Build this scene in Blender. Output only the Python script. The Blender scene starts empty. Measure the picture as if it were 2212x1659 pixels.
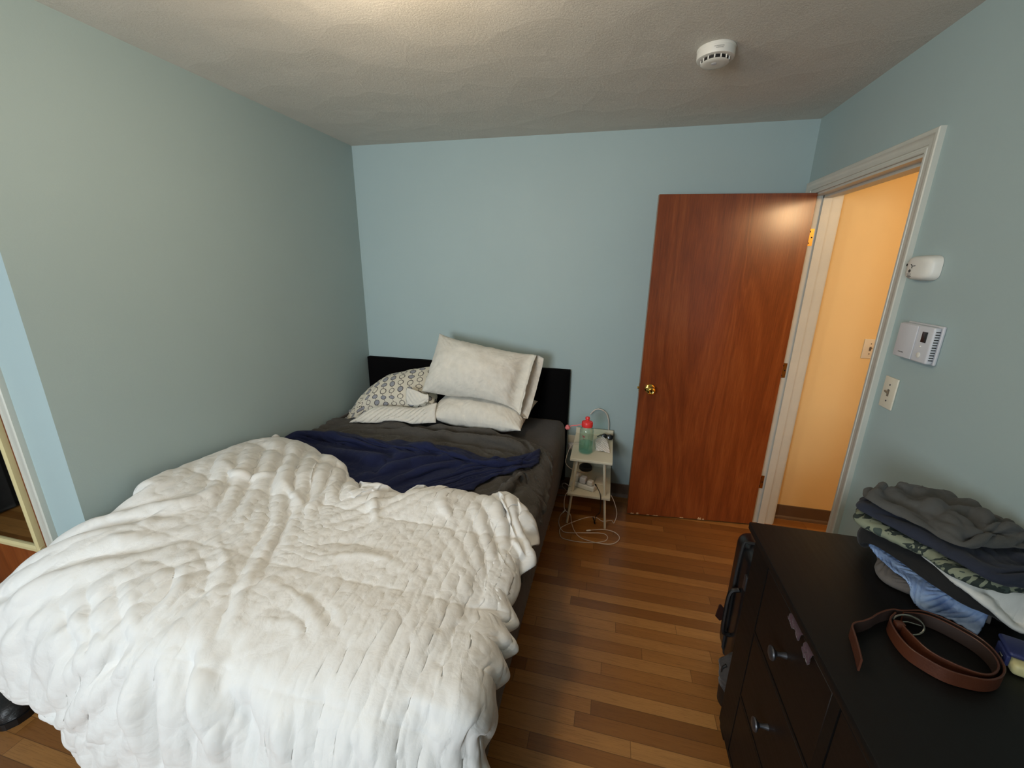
import bpy, bmesh, math, random
import numpy as np
from mathutils import Vector, Matrix
from mathutils.bvhtree import BVHTree
random.seed(7)
S = bpy.context.scene
COL = S.collection
PI = math.pi
# ---------------------------------------------------------------- camera model
FPX, YAW, PITCH, ROLL, CAMZ = 888.773, 0.2327, 0.2802, 0.0133, 1.6401
IW, IH = 2212, 1659
_r0 = np.array([math.cos(YAW), math.sin(YAW), 0.0])
CF = np.array([-math.sin(YAW) * math.cos(PITCH), math.cos(YAW) * math.cos(PITCH), -math.sin(PITCH)])
_u0 = np.cross(_r0, CF)
CR = _r0 * math.cos(ROLL) + _u0 * math.sin(ROLL)
CU = -_r0 * math.sin(ROLL) + _u0 * math.cos(ROLL)
CO = np.array([0, 0, CAMZ])


def at(px, py, x=None, y=None, z=None):
    """world point seen at a pixel of the photograph on a plane x=, y= or z="""
    d = CF * FPX + CR * (px - IW / 2) - CU * (py - IH / 2)
    i, v = (0, x) if x is not None else (1, y) if y is not None else (2, z)
    return CO + d * (v - CO[i]) / d[i]


cd = bpy.data.cameras.new('camera')
cd.sensor_width = 36
cd.lens = FPX / IW * 36
cd.clip_start = 0.02
cam = bpy.data.objects.new('camera', cd)
COL.objects.link(cam)
M = Matrix.Identity(4)
for i in range(3):
    M[i][0], M[i][1], M[i][2], M[i][3] = CR[i], CU[i], -CF[i], CO[i]
cam.matrix_world = M
S.camera = cam
S.view_settings.view_transform = 'Standard'
S.view_settings.look = 'None'
S.view_settings.gamma = 1
S.view_settings.exposure = 0.05
S.view_settings.use_curve_mapping = False
for k_, v_ in dict(max_bounces=6, diffuse_bounces=3, glossy_bounces=3, transmission_bounces=4, transparent_max_bounces=12, caustics_reflective=False, caustics_refractive=False, adaptive_threshold=0.06).items():
    setattr(S.cycles, k_, v_)


# ---------------------------------------------------------------- materials
def lin(c):
    return tuple(((v / 255) / 12.92 if v <= 10 else ((v / 255 + 0.055) / 1.055) ** 2.4) for v in c)


class NT:
    def __init__(s, name):
        s.m = bpy.data.materials.new(name)
        s.m.use_nodes = True
        s.t = s.m.node_tree
        s.b = s.t.nodes['Principled BSDF']

    def n(s, typ, **kw):
        nd = s.t.nodes.new(typ)
        for k, v in kw.items():
            if k.startswith('i_'):
                k2 = k[2:].replace('_', ' ')
                s.set(nd.inputs[k2], v)
            else:
                setattr(nd, k, v)
        return nd

    def set(s, inp, v):
        if hasattr(v, 'links') or isinstance(v, bpy.types.NodeSocket):
            s.t.links.new(v, inp)
        elif isinstance(v, (tuple, list)) and len(v) == 3 and inp.type == 'RGBA':
            inp.default_value = (*v, 1)
        else:
            inp.default_value = v

    def math(s, op, a, b=0.0, c=None):
        nd = s.t.nodes.new('ShaderNodeMath')
        nd.operation = op
        s.set(nd.inputs[0], a)
        s.set(nd.inputs[1], b)
        if c is not None:
            s.set(nd.inputs[2], c)
        return nd.outputs[0]

    def coord(s, kind='Object'):
        return s.n('ShaderNodeTexCoord').outputs[kind]

    def sep(s, v):
        o = s.n('ShaderNodeSeparateXYZ')
        s.set(o.inputs[0], v)
        return o.outputs

    def comb(s, x=0.0, y=0.0, z=0.0):
        o = s.n('ShaderNodeCombineXYZ')
        for i, v in enumerate((x, y, z)):
            s.set(o.inputs[i], v)
        return o.outputs[0]

    def scale(s, v, sc, loc=(0, 0, 0), rot=(0, 0, 0)):
        o = s.n('ShaderNodeMapping')
        s.set(o.inputs[0], v)
        o.inputs['Scale'].default_value = sc
        o.inputs['Location'].default_value = loc
        o.inputs['Rotation'].default_value = rot
        return o.outputs[0]

    def noise(s, v, sc=5, det=3, rough=0.5, dist=0.0, out='Fac'):
        o = s.n('ShaderNodeTexNoise')
        s.set(o.inputs['Vector'], v)
        for k, q in (('Scale', sc), ('Detail', det), ('Roughness', rough), ('Distortion', dist)):
            o.inputs[k].default_value = q
        return o.outputs[out]

    def ramp(s, f, *stops):
        o = s.n('ShaderNodeValToRGB')
        s.set(o.inputs[0], f)
        e = o.color_ramp.elements
        while len(e) < len(stops):
            e.new(0.5)
        for el, (p, c) in zip(e, stops):
            el.position = p
            el.color = (*c, 1) if len(c) == 3 else c
        return o.outputs[0]

    def mix(s, f, a, b, mode='MIX'):
        o = s.n('ShaderNodeMix', data_type='RGBA', blend_type=mode)
        s.set(o.inputs[0], f)
        s.set(o.inputs[6], a)
        s.set(o.inputs[7], b)
        return o.outputs[2]

    def bump(s, h, strength=0.3, dist=0.01, prev=None):
        o = s.n('ShaderNodeBump')
        s.set(o.inputs['Height'], h)
        o.inputs['Strength'].default_value = strength
        o.inputs['Distance'].default_value = dist
        if prev is not None:
            s.t.links.new(prev, o.inputs['Normal'])
        return o.outputs[0]

    def fin(s, col=None, rough=None, nrm=None, **kw):
        if col is not None:
            s.set(s.b.inputs['Base Color'], col)
        if rough is not None:
            s.set(s.b.inputs['Roughness'], rough)
        if nrm is not None:
            s.t.links.new(nrm, s.b.inputs['Normal'])
        for k, v in kw.items():
            s.set(s.b.inputs[k.replace('_', ' ')], v)
        return s.m


def plain(name, rgb, rough=0.5, bump=0.0, bsc=300, **kw):
    t = NT(name)
    nrm = None
    c = lin(rgb)
    v = t.coord()
    f = t.noise(v, 9, 3)
    col = t.mix(f, tuple(x * 0.93 for x in c), tuple(min(1, x * 1.07) for x in c))
    if bump:
        nrm = t.bump(t.noise(v, bsc, 2), bump, 0.002)
    return t.fin(col, rough, nrm, **kw)


def cloth_mat(name, rgb, rough=0.85, crease=0.25, csc=14, sheen=0.15, weave=0.12):
    t = NT(name)
    v = t.coord('UV')
    c = lin(rgb)
    n1 = t.noise(v, csc, 4, 0.6, 0.6)
    n2 = t.noise(v, csc * 2.3, 3, 0.55, 1.2)
    nr = t.bump(n1, crease, 0.02)
    nr = t.bump(n2, crease * 0.7, 0.008, nr)
    nr = t.bump(t.noise(v, 900, 1), weave, 0.001, nr)
    col = t.mix(t.noise(v, 30, 3), tuple(x * 0.86 for x in c), tuple(min(1, x * 1.1) for x in c))
    return t.fin(col, rough, nr, Sheen_Weight=sheen)


# ---------------------------------------------------------------- mesh helpers
def link(name, me, mat=None, parent=None, smooth=True):
    o = bpy.data.objects.new(name, me)
    COL.objects.link(o)
    if mat is not None:
        for m_ in (mat if isinstance(mat, (list, tuple)) else [mat]):
            me.materials.append(m_)
    if smooth:
        me.polygons.foreach_set('use_smooth', [True] * len(me.polygons))
    if parent is not None:
        o.parent = parent
        o.matrix_parent_inverse = parent.matrix_basis.inverted()
    return o


def obj(name, bm, mat=None, parent=None, smooth=False):
    bmesh.ops.recalc_face_normals(bm, faces=bm.faces)
    me = bpy.data.meshes.new(name)
    bm.to_mesh(me)
    bm.free()
    o = link(name, me, mat, parent, smooth)
    if smooth == 'auto':
        me.polygons.foreach_set('use_smooth', [True] * len(me.polygons))
        me.set_sharp_from_angle(angle=math.radians(38))
    return o


def thing(name, label, cat, loc=(0, 0, 0), group=None):
    o = bpy.data.objects.new(name, None)
    COL.objects.link(o)
    o.location = loc
    o.matrix_basis = Matrix.Translation(loc)
    return tag(o, label, cat, group)


def tag(o, label, cat, group=None):
    o['label'] = label
    o['category'] = cat
    if group:
        o['group'] = group
    return o


def struct(o):
    o['kind'] = 'structure'
    return o


def box(bm, x0, x1, y0, y1, z0, z1, bev=0.0, seg=2):
    r = bmesh.ops.create_cube(bm, size=1)
    vs = r['verts']
    for v in vs:
        v.co = Vector((x0 + (v.co.x + 0.5) * (x1 - x0), y0 + (v.co.y + 0.5) * (y1 - y0), z0 + (v.co.z + 0.5) * (z1 - z0)))
    if bev:
        es = list({e for v in vs for e in v.link_edges})
        bmesh.ops.bevel(bm, geom=es, offset=bev, segments=seg, profile=0.5, affect='EDGES')
    return vs


def bx(name, x0, x1, y0, y1, z0, z1, mat, parent=None, bev=0.0, seg=2):
    bm = bmesh.new()
    box(bm, x0, x1, y0, y1, z0, z1, bev, seg)
    return obj(name, bm, mat, parent, smooth='auto' if bev else False)


def lathe(bm, prof, n=32, mat4=None):
    """prof: (r, z) pairs, spun about z"""
    rings = []
    for r, z in prof:
        if r < 1e-6:
            rings.append([bm.verts.new((0, 0, z))])
        else:
            rings.append([bm.verts.new((r * math.cos(2 * PI * k / n), r * math.sin(2 * PI * k / n), z)) for k in range(n)])
    for a, b in zip(rings, rings[1:]):
        for k in range(n):
            k2 = (k + 1) % n
            if len(a) == 1 and len(b) > 1:
                bm.faces.new((a[0], b[k], b[k2]))
            elif len(b) == 1 and len(a) > 1:
                bm.faces.new((a[k2], a[k], b[0]))
            elif len(a) > 1:
                bm.faces.new((a[k], a[k2], b[k2], b[k]))
    vs = [v for r in rings for v in r]
    if mat4 is not None:
        bmesh.ops.transform(bm, matrix=mat4, verts=vs)
    return vs


def spline(pts, n=8, closed=False):
    P = [np.array(p, float) for p in pts]
    out = []
    m = len(P)
    rng = range(m if closed else m - 1)
    for i in rng:
        p1, p2 = P[i], P[(i + 1) % m]
        p0 = P[i - 1] if (closed or i > 0) else 2 * p1 - p2
        p3 = P[(i + 2) % m] if (closed or i + 2 < m) else 2 * p2 - p1
        for k in range(n):
            t = k / n
            out.append(0.5 * ((2 * p1) + (-p0 + p2) * t + (2 * p0 - 5 * p1 + 4 * p2 - p3) * t * t + (-p0 + 3 * p1 - 3 * p2 + p3) * t ** 3))
    if not closed:
        out.append(P[-1])
    return out


def tube(bm, pts, r, n=8, cap=True):
    pts = [Vector(p) for p in pts]
    m = len(pts)
    rr = r if isinstance(r, (list, tuple)) else [r] * m
    up = None
    rings = []
    for i, p in enumerate(pts):
        t = (pts[min(i + 1, m - 1)] - pts[max(i - 1, 0)]).normalized()
        if up is None:
            up = Vector((0, 0, 1)) if abs(t.z) < 0.9 else Vector((1, 0, 0))
        a = t.cross(up)
        a.normalize()
        b = a.cross(t)
        b.normalize()
        up = b
        rings.append([bm.verts.new(p + a * (rr[i] * math.cos(2 * PI * k / n)) + b * (rr[i] * math.sin(2 * PI * k / n))) for k in range(n)])
    for A, B in zip(rings, rings[1:]):
        for k in range(n):
            bm.faces.new((A[k], A[(k + 1) % n], B[(k + 1) % n], B[k]))
    if cap:
        bm.faces.new(rings[0][::-1])
        bm.faces.new(rings[-1])


def tubeobj(name, pts, r, mat, parent=None, n=8):
    bm = bmesh.new()
    tube(bm, pts, r, n)
    return obj(name, bm, mat, parent, smooth='auto')


def prism(bm, poly, axis, a, b):
    """poly of 2D points extruded along axis ('x','y','z') from a to b"""
    def mk(p, t):
        return {'x': (t, p[0], p[1]), 'y': (p[0], t, p[1]), 'z': (p[0], p[1], t)}[axis]
    A = [bm.verts.new(mk(p, a)) for p in poly]
    B = [bm.verts.new(mk(p, b)) for p in poly]
    n = len(poly)
    for i in range(n):
        bm.faces.new((A[i], A[(i + 1) % n], B[(i + 1) % n], B[i]))
    bm.faces.new(A[::-1])
    bm.faces.new(B)


# ---------------------------------------------------------------- cloth
RNG = np.random.default_rng(11)


def fnoise(n, m, wl_u, wl_v, seed=None):
    """smooth unit-variance noise on an n x m grid; wl_*: feature size in cells"""
    g = np.random.default_rng(seed) if seed is not None else RNG
    w = g.standard_normal((n, m))
    fu = np.fft.fftfreq(n)[:, None] * wl_u
    fv = np.fft.fftfreq(m)[None, :] * wl_v
    k = np.exp(-0.5 * ((fu ** 2 + fv ** 2) * 4))
    w = np.real(np.fft.ifft2(np.fft.fft2(w) * k))
    return w / (w.std() + 1e-9)


def cr_grid(ctrl, us, vs, n, m):
    """Catmull-Rom surface through ctrl[row][col] (rows v, cols u) -> (n, m, 3), n along u"""
    C = np.array(ctrl, float)

    def interp(A, knots, q):
        k = np.clip(np.searchsorted(knots, q, side='right') - 1, 0, len(knots) - 2)
        res = []
        for qi, i in zip(q, k):
            x0, x1 = knots[i], knots[i + 1]
            t = (qi - x0) / (x1 - x0)
            m0 = (A[i + 1] - A[max(i - 1, 0)]) / (knots[i + 1] - knots[max(i - 1, 0)])
            m1 = (A[min(i + 2, len(knots) - 1)] - A[i]) / (knots[min(i + 2, len(knots) - 1)] - knots[i])
            h = x1 - x0
            res.append((2 * t ** 3 - 3 * t ** 2 + 1) * A[i] + (t ** 3 - 2 * t ** 2 + t) * h * m0 + (-2 * t ** 3 + 3 * t ** 2) * A[i + 1] + (t ** 3 - t ** 2) * h * m1)
        return np.array(res)
    a = interp(C, np.array(vs, float), np.linspace(0, 1, m))           # (m, cols, 3)
    b = interp(a.transpose(1, 0, 2), np.array(us, float), np.linspace(0, 1, n))
    return b


def normals(X):
    du = np.gradient(X, axis=0)
    dv = np.gradient(X, axis=1)
    nn = np.cross(du, dv)
    return nn / (np.linalg.norm(nn, axis=2, keepdims=True) + 1e-12)


def relax(G, fu=1.08, fv=1.08, it=150, kg=0.02, kb=0.15, pin=None, collide=None, seed=1, amp=0.006, wl=8, grav=0.0006, sub=2, damp=0.9, far=0, kfar=0.0):
    """position-based cloth: rest lengths are the guide's lengths times fu / fv, so the
    spare cloth buckles into wrinkles while each point is drawn softly to the guide."""
    n, m = G.shape[:2]
    Lu = np.linalg.norm(G[1:] - G[:-1], axis=2)
    Lv = np.linalg.norm(G[:, 1:] - G[:, :-1], axis=2)
    fu = np.broadcast_to(fu, (n, m))
    fv = np.broadcast_to(fv, (n, m))
    Lu = Lu * (fu[1:] + fu[:-1]) / 2
    Lv = Lv * (fv[:, 1:] + fv[:, :-1]) / 2
    Ld = np.sqrt(Lu[:, :-1] ** 2 + Lv[:-1] ** 2)
    Bu = (Lu[1:] + Lu[:-1]) * 0.985
    Bv = (Lv[:, 1:] + Lv[:, :-1]) * 0.985
    if far:
        cu = np.concatenate([np.zeros((1, m)), np.cumsum(Lu, 0)])
        cv = np.concatenate([np.zeros((n, 1)), np.cumsum(Lv, 1)], 1)
        Fu = (cu[far:] - cu[:-far]) * 0.975
        Fv = (cv[:, far:] - cv[:, :-far]) * 0.975
    nz = fnoise(n, m, wl, wl, seed) * amp
    X = G + normals(G) * nz[..., None]
    V = np.zeros_like(X)
    kgm = np.broadcast_to(kg, (n, m))[..., None]

    def con(A, B, L, k):
        d = B - A
        ln = np.sqrt((d * d).sum(2)) + 1e-12
        c = d * (0.5 * k * (ln - L) / ln)[..., None]
        A += c
        B -= c
    for _ in range(it):
        old = X.copy()
        V *= damp
        V[..., 2] -= grav
        X += V
        X += (G - X) * kgm
        for _s in range(sub):
            for p in (0, 1):
                e = (n - p) // 2
                con(X[p:p + 2 * e:2], X[p + 1:p + 2 * e:2], Lu[p:p + 2 * e:2][:e], 1.0)
                e = (m - p) // 2
                con(X[:, p:p + 2 * e:2], X[:, p + 1:p + 2 * e:2], Lv[:, p:p + 2 * e:2][:, :e], 1.0)
            for p in (0, 1):
                e = (n - p) // 2
                con(X[p:p + 2 * e:2, :-1], X[p + 1:p + 2 * e:2, 1:], Ld[p:p + 2 * e:2][:e], 0.35)
                con(X[p:p + 2 * e:2, 1:], X[p + 1:p + 2 * e:2, :-1], Ld[p:p + 2 * e:2][:e], 0.35)
            for p in range(4):
                q = n - 2 - p
                if q > 0:
                    con(X[p:n - 2:4], X[p + 2:n:4], Bu[p::4], kb)
                q = m - 2 - p
                if q > 0:
                    con(X[:, p:m - 2:4], X[:, p + 2:m:4], Bv[:, p::4], kb)
            if far:
                f2 = 2 * far
                for p in range(f2):
                    if p < n - far:
                        con(X[p:n - far:f2], X[p + far:n:f2], Fu[p::f2], kfar)
                    if p < m - far:
                        con(X[:, p:m - far:f2], X[:, p + far:m:f2], Fv[:, p::f2], kfar)
        if pin is not None:
            X += (G - X) * pin[..., None]
        if collide is not None:
            collide(X)
        V = np.clip(X - old, -0.02, 0.02)
    return X


def smooth(X, k=3, edges=True):
    for _ in range(k):
        Y = X.copy()
        Y[1:-1] = X[1:-1] * .5 + (X[2:] + X[:-2]) * .25
        Z = Y.copy()
        Z[:, 1:-1] = Y[:, 1:-1] * .5 + (Y[:, 2:] + Y[:, :-2]) * .25
        X = Z
    return X


def folds(G, feats):
    """height field of hand-placed folds: each feature is (height, half width, pixel polyline);
    the polyline is looked up on the guide surface and its 3-D distance shapes the fold"""
    d = G - CO
    z = d @ CF
    P = np.stack([IW / 2 + FPX * (d @ CR) / z, IH / 2 - FPX * (d @ CU) / z], -1)
    H = np.zeros(G.shape[:2])
    for A, w, line in feats:
        L = [np.array(q, float) for q in line]
        Q = []
        for a in L:
            k = ((P - a) ** 2).sum(-1).argmin()
            Q.append(G.reshape(-1, 3)[k])
        if len(Q) > 2:
            Q = spline(Q, 3)
        best = np.full(G.shape[:2], 9.0)
        pos = np.zeros(G.shape[:2])
        for i, (a, b) in enumerate(zip(Q[:-1], Q[1:])):
            ab = b - a
            t = np.clip(((G - a) @ ab) / (ab @ ab + 1e-12), 0, 1)
            d_ = np.linalg.norm(G - a - t[..., None] * ab, axis=-1)
            pos = np.where(d_ < best, (i + t) / (len(Q) - 1), pos)
            best = np.minimum(best, d_)
        A = A * np.clip(np.sin(PI * np.clip(pos, .02, .98)), 0, 1) ** .6
        H += A * (np.exp(-(best / w) ** 2) if w > .024 else np.exp(-(best / w) ** 1.3))
    return H


def uvs_rest(G):
    n, m = G.shape[:2]
    u = np.concatenate([[0], np.cumsum(np.linalg.norm(np.diff(G, axis=0), axis=2).mean(1))])
    v = np.concatenate([[0], np.cumsum(np.linalg.norm(np.diff(G, axis=1), axis=2).mean(0))])
    return np.stack(np.broadcast_arrays(u[:, None], v[None, :]), 2)


def upsample(X, n2, m2):
    n, m = X.shape[:2]

    def up(A, k):
        L = A.shape[0]
        q = np.linspace(0, L - 1, k)
        i = np.clip(q.astype(int), 0, L - 2)
        t = (q - i).reshape(-1, *([1] * (A.ndim - 1)))
        p0, p1, p2, p3 = A[np.maximum(i - 1, 0)], A[i], A[i + 1], A[np.minimum(i + 2, L - 1)]
        return 0.5 * ((2 * p1) + (p2 - p0) * t + (2 * p0 - 5 * p1 + 4 * p2 - p3) * t * t + (3 * p1 - p0 - 3 * p2 + p3) * t ** 3)
    return up(up(X, n2).swapaxes(0, 1), m2).swapaxes(0, 1)


def two_sided(name, top, bot, mat, parent, uv, close=(1, 1, 1, 1)):
    """top and bottom grids joined along the borders v=0, u=1, v=1, u=0 where close is set"""
    n, m = top.shape[:2]
    V = np.concatenate([top.reshape(-1, 3), bot.reshape(-1, 3)])
    I = np.arange(n * m).reshape(n, m)
    q = np.stack([I[:-1, :-1], I[1:, :-1], I[1:, 1:], I[:-1, 1:]], -1).reshape(-1, 4)
    F = [q, q[:, ::-1] + n * m]
    for c, e in zip(close, (I[:, 0], I[-1, :], I[::-1, -1], I[0, ::-1])):
        if c:
            F.append(np.stack([e[1:], e[:-1], e[:-1] + n * m, e[1:] + n * m], -1))
    F = np.concatenate(F)
    me = bpy.data.meshes.new(name)
    me.from_pydata(V.tolist(), [], F.tolist())
    U = np.concatenate([uv.reshape(-1, 2)] * 2)
    L = me.uv_layers.new(name='UVMap')
    L.data.foreach_set('uv', U[F.reshape(-1)].reshape(-1).astype(np.float32))
    me.update()
    return link(name, me, mat, parent, True)


def tree_of(objs):
    """one search tree over the world-space faces of some objects and their parts"""
    vs, ps = [], []
    todo = list(objs)
    while todo:
        o = todo.pop()
        todo += list(o.children)
        if o.type != 'MESH':
            continue
        n = len(o.data.vertices)
        co = np.empty(n * 3)
        o.data.vertices.foreach_get('co', co)
        b = len(vs)
        vs += co.reshape(-1, 3).tolist()
        ps += [[b + i for i in p.vertices] for p in o.data.polygons]
    return BVHTree.FromPolygons(vs, ps)


def rest_on(P, tree, gap, zmin=-9.0):
    """how far each point of the grid P has to rise to lie gap above what is under it"""
    L = np.zeros(P.shape[:2])
    for i in range(P.shape[0]):
        for j in range(P.shape[1]):
            x, y, z = P[i, j]
            h = tree.ray_cast((x, y, 3.0), (0, 0, -1))[0]
            if h is not None and h[2] > zmin and h[2] + gap > z:
                L[i, j] = h[2] + gap - z
    return L


def spread(L, k=2):
    M_ = L
    for _ in range(k):
        p = np.pad(M_, 1, mode='edge')
        M_ = np.max([p[1 + a:p.shape[0] - 1 + a, 1 + b:p.shape[1] - 1 + b] for a in (-1, 0, 1) for b in (-1, 0, 1)], axis=0)
    return np.maximum(smooth(M_, 2), L)


def sheet_mesh(name, X, mat, thick=0.006, parent=None, uv=None, puff=None, low=.5, over=None, gap=.003, zmin=-9.0):
    """closed cloth: top = X + n*t/2, bottom = X - n*t/2, joined round the border"""
    N = normals(X)
    t = np.full(X.shape[:2], thick) if puff is None else puff
    if over:
        uv = uvs_rest(X) if uv is None else uv
        bot = X - N * (t * low)[..., None]
        X = X.copy()
        tr = tree_of(over)
        X[..., 2] += spread(np.maximum(rest_on(bot, tr, gap, zmin), rest_on(X + N * (t * (1 - low))[..., None], tr, gap, zmin)))
    return two_sided(name, X + N * (t * (1 - low))[..., None], X - N * (t * low)[..., None], mat, parent, uvs_rest(X) if uv is None else uv)


def pillow(name, L, W, T, c, e1, e2, mat, parent=None, seed=1, bend=0.0, flap=0.0, fu=1.03, sag=0.0, n=96, m=72, front=.55, warp=None, amp=.006, over=None, ymax=2.758, clip=None):
    """stuffed pillow: two cloth faces on a soft box, edges pulled in, corners kept as ears.
    e1 runs along the length, e2 across, e1 x e2 faces out; flap: empty open end of the case"""
    e1 = np.array(e1, float)
    e1 /= np.linalg.norm(e1)
    e2 = np.array(e2, float)
    e2 -= e1 * (e1 @ e2)
    e2 /= np.linalg.norm(e2)
    e3 = np.cross(e1, e2)
    a = np.linspace(-1, 1 + flap, n)[:, None] * np.ones((1, m))
    b = np.linspace(-1, 1, m)[None, :] * np.ones((n, 1))
    ac = np.clip(a, -1, 1)
    core = np.clip((1 - ac ** 2), 0, 1) ** .55 * np.clip(1 - b ** 2, 0, 1) ** .58
    if flap:
        k = np.clip((a - .80) / (.2 + flap), 0, 1)
        core = np.maximum(core, k * .40 * np.clip(1 - b ** 2, 0, 1) ** .5)
    x = a * L / 2 * (1 - .05 * (1 - b ** 2) * np.abs(ac) ** 3)
    y = b * W / 2 * (1 - .11 * (1 - ac ** 2) ** .7 * np.abs(b) ** 3)
    if warp is not None:
        x, y = warp(a, b, x, y)
    wr = fnoise(n, m, 10, 10, seed + 5) * .003 + fnoise(n, m, 4, 14, seed + 6) * .0012

    def place(h, s_=-1):
        x_ = np.where(a > 1, L / 2 * (1 + (a - 1) * (.42 if s_ > 0 else 1.0)), x)
        z = h + bend * (ac ** 2) - sag * (1 - b) ** 2 * .25
        return np.array(c) + x_[..., None] * e1 + y[..., None] * e2 + z[..., None] * e3
    faces = []
    for s_, fr in ((1, front), (-1, 1 - front)):
        Gp = place(s_ * T * fr * core, s_)
        Gp = Gp + (e3 * s_) * (wr * np.clip(core * 3, 0, 1))[..., None]
        if s_ < 0:
            Gp = Gp[:, ::-1]
        pin_ = np.zeros((n, m))
        pin_[0] = pin_[:, 0] = pin_[:, -1] = .9
        if not flap:
            pin_[-1] = .9
        e = np.minimum(1 - np.abs(ac), 1 - np.abs(b))
        ff = 1.004 + (fu - 1) * np.exp(-(e / .22) ** 2)
        Xp = relax(Gp, ff, ff, it=70, kg=.05, kb=.25, seed=seed + (s_ < 0), amp=amp, wl=5, grav=.0, far=7, kfar=.12, pin=pin_)
        Xp = smooth(Xp, 1)
        faces.append(Xp if s_ > 0 else Xp[:, ::-1])
    # share the seam line
    mid = (faces[0] + faces[1]) / 2
    for sl in ((0, slice(None)), (slice(None), 0), (slice(None), -1)) + (() if flap else ((-1, slice(None)),)):
        faces[0][sl] = mid[sl] + e3 * .0015
        faces[1][sl] = mid[sl] - e3 * .0015
    uv = np.stack([a * L / 2 + L / 2, b * W / 2 + W / 2], -1)
    lim = ymax + .004 * (e3[1] < 0)
    for f_ in faces:
        f_[..., 1] = np.where(f_[..., 2] < .97, np.minimum(f_[..., 1], lim), np.minimum(f_[..., 1], 2.825))
        f_[..., 0] = np.maximum(f_[..., 0], XL + .012)
    if clip:
        for f_ in faces:
            clip(f_)
    if over:
        tr = tree_of(over)
        for f_ in faces:
            f_[..., 2] += spread(rest_on(f_, tr, .006), 1)
        faces[0][..., 2] = np.maximum(faces[0][..., 2], np.where(np.abs(e3[2]) > .5, faces[1][..., 2] + .004, -9))
    return two_sided(name, faces[0], faces[1], mat, parent, uv, (1, 0 if flap else 1, 1, 1))


def rbox_push(X, lo, hi, rad, off=0.0):
    """push points out of a rounded box"""
    lo = np.array(lo) + rad
    hi = np.array(hi) - rad
    c = (lo + hi) / 2
    h = (hi - lo) / 2
    q = X - c
    d = np.abs(q) - h
    out = np.maximum(d, 0)
    lo_ = np.sqrt((out ** 2).sum(-1))
    ins = np.minimum(d.max(-1), 0)
    sd = lo_ + ins - rad - off
    pen = sd < 0
    g = np.where(lo_[..., None] > 1e-6, out / (lo_[..., None] + 1e-9), (d == d.max(-1, keepdims=True)).astype(float)) * np.sign(q)
    X -= np.where(pen[..., None], g * sd[..., None], 0)
# ================================================================ room
XL, XR, YB, ZC, YA = -1.832, 1.016, 2.833, 2.4195, 0.918
YF, XA = -2.2, -4.0          # wall behind the camera, far side of the alcove
WT = 0.135                    # right wall thickness
DY0, DY1, DZ = 1.872, 2.738, 2.032


def paint(name, rgb, bump=0.10):
    t = NT(name)
    v = t.coord()
    c = lin(rgb)
    col = t.mix(t.noise(v, 3, 2), tuple(x * 0.97 for x in c), tuple(x * 1.03 for x in c))
    nr = t.bump(t.noise(v, 160, 3, 0.6), bump, 0.002)
    return t.fin(col, 0.6, nr)


M_wall = paint('wall paint', (168, 187, 188))
M_hall = paint('hall paint', (238, 208, 150))


def ceiling_mat():
    t = NT('swirled plaster')
    v = t.coord()
    warp = t.n('ShaderNodeTexNoise')
    t.set(warp.inputs['Vector'], v)
    warp.inputs['Scale'].default_value = 3.0
    wv = t.n('ShaderNodeVectorMath', operation='MULTIPLY_ADD')
    t.set(wv.inputs[0], warp.outputs['Color'])
    wv.inputs[1].default_value = (0.12, 0.12, 0.0)
    t.set(wv.inputs[2], v)
    vo = t.n('ShaderNodeTexVoronoi')
    t.set(vo.inputs['Vector'], wv.outputs[0])
    vo.inputs['Scale'].default_value = 4.2
    vo.voronoi_dimensions = '2D'
    d = vo.outputs['Distance']
    # fan strokes round each swirl centre, dying out towards its middle
    rings = t.math('SINE', t.math('ADD', t.math('MULTIPLY', d, 75.0), t.math('MULTIPLY', t.noise(v, 22, 3), 9.0)))
    brk = t.noise(v, 60, 3, 0.7)
    fan = t.math('MULTIPLY', t.math('MULTIPLY', rings, brk), t.math('SMOOTH_MIN', t.math('MULTIPLY', d, 1.6), 0.8, 0.2))
    grit = t.noise(v, 120, 5, 0.8)
    dash = t.noise(t.scale(v, (1, 1.0, 1)), 75, 5, 0.8, 1.5)
    h = t.math('ADD', t.math('MULTIPLY', fan, 0.075), t.math('ADD', t.math('MULTIPLY', grit, 0.65), t.math('MULTIPLY', dash, 1.0)))
    nr = t.bump(t.math('MULTIPLY', d, 1.0), 0.22, 0.05)
    nr = t.bump(h, 0.5, 0.010, nr)
    c = lin((216, 211, 201))
    col = t.mix(t.noise(v, 5, 3), tuple(x * 0.95 for x in c), tuple(x * 1.04 for x in c))
    return t.fin(col, 0.75, nr)


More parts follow.
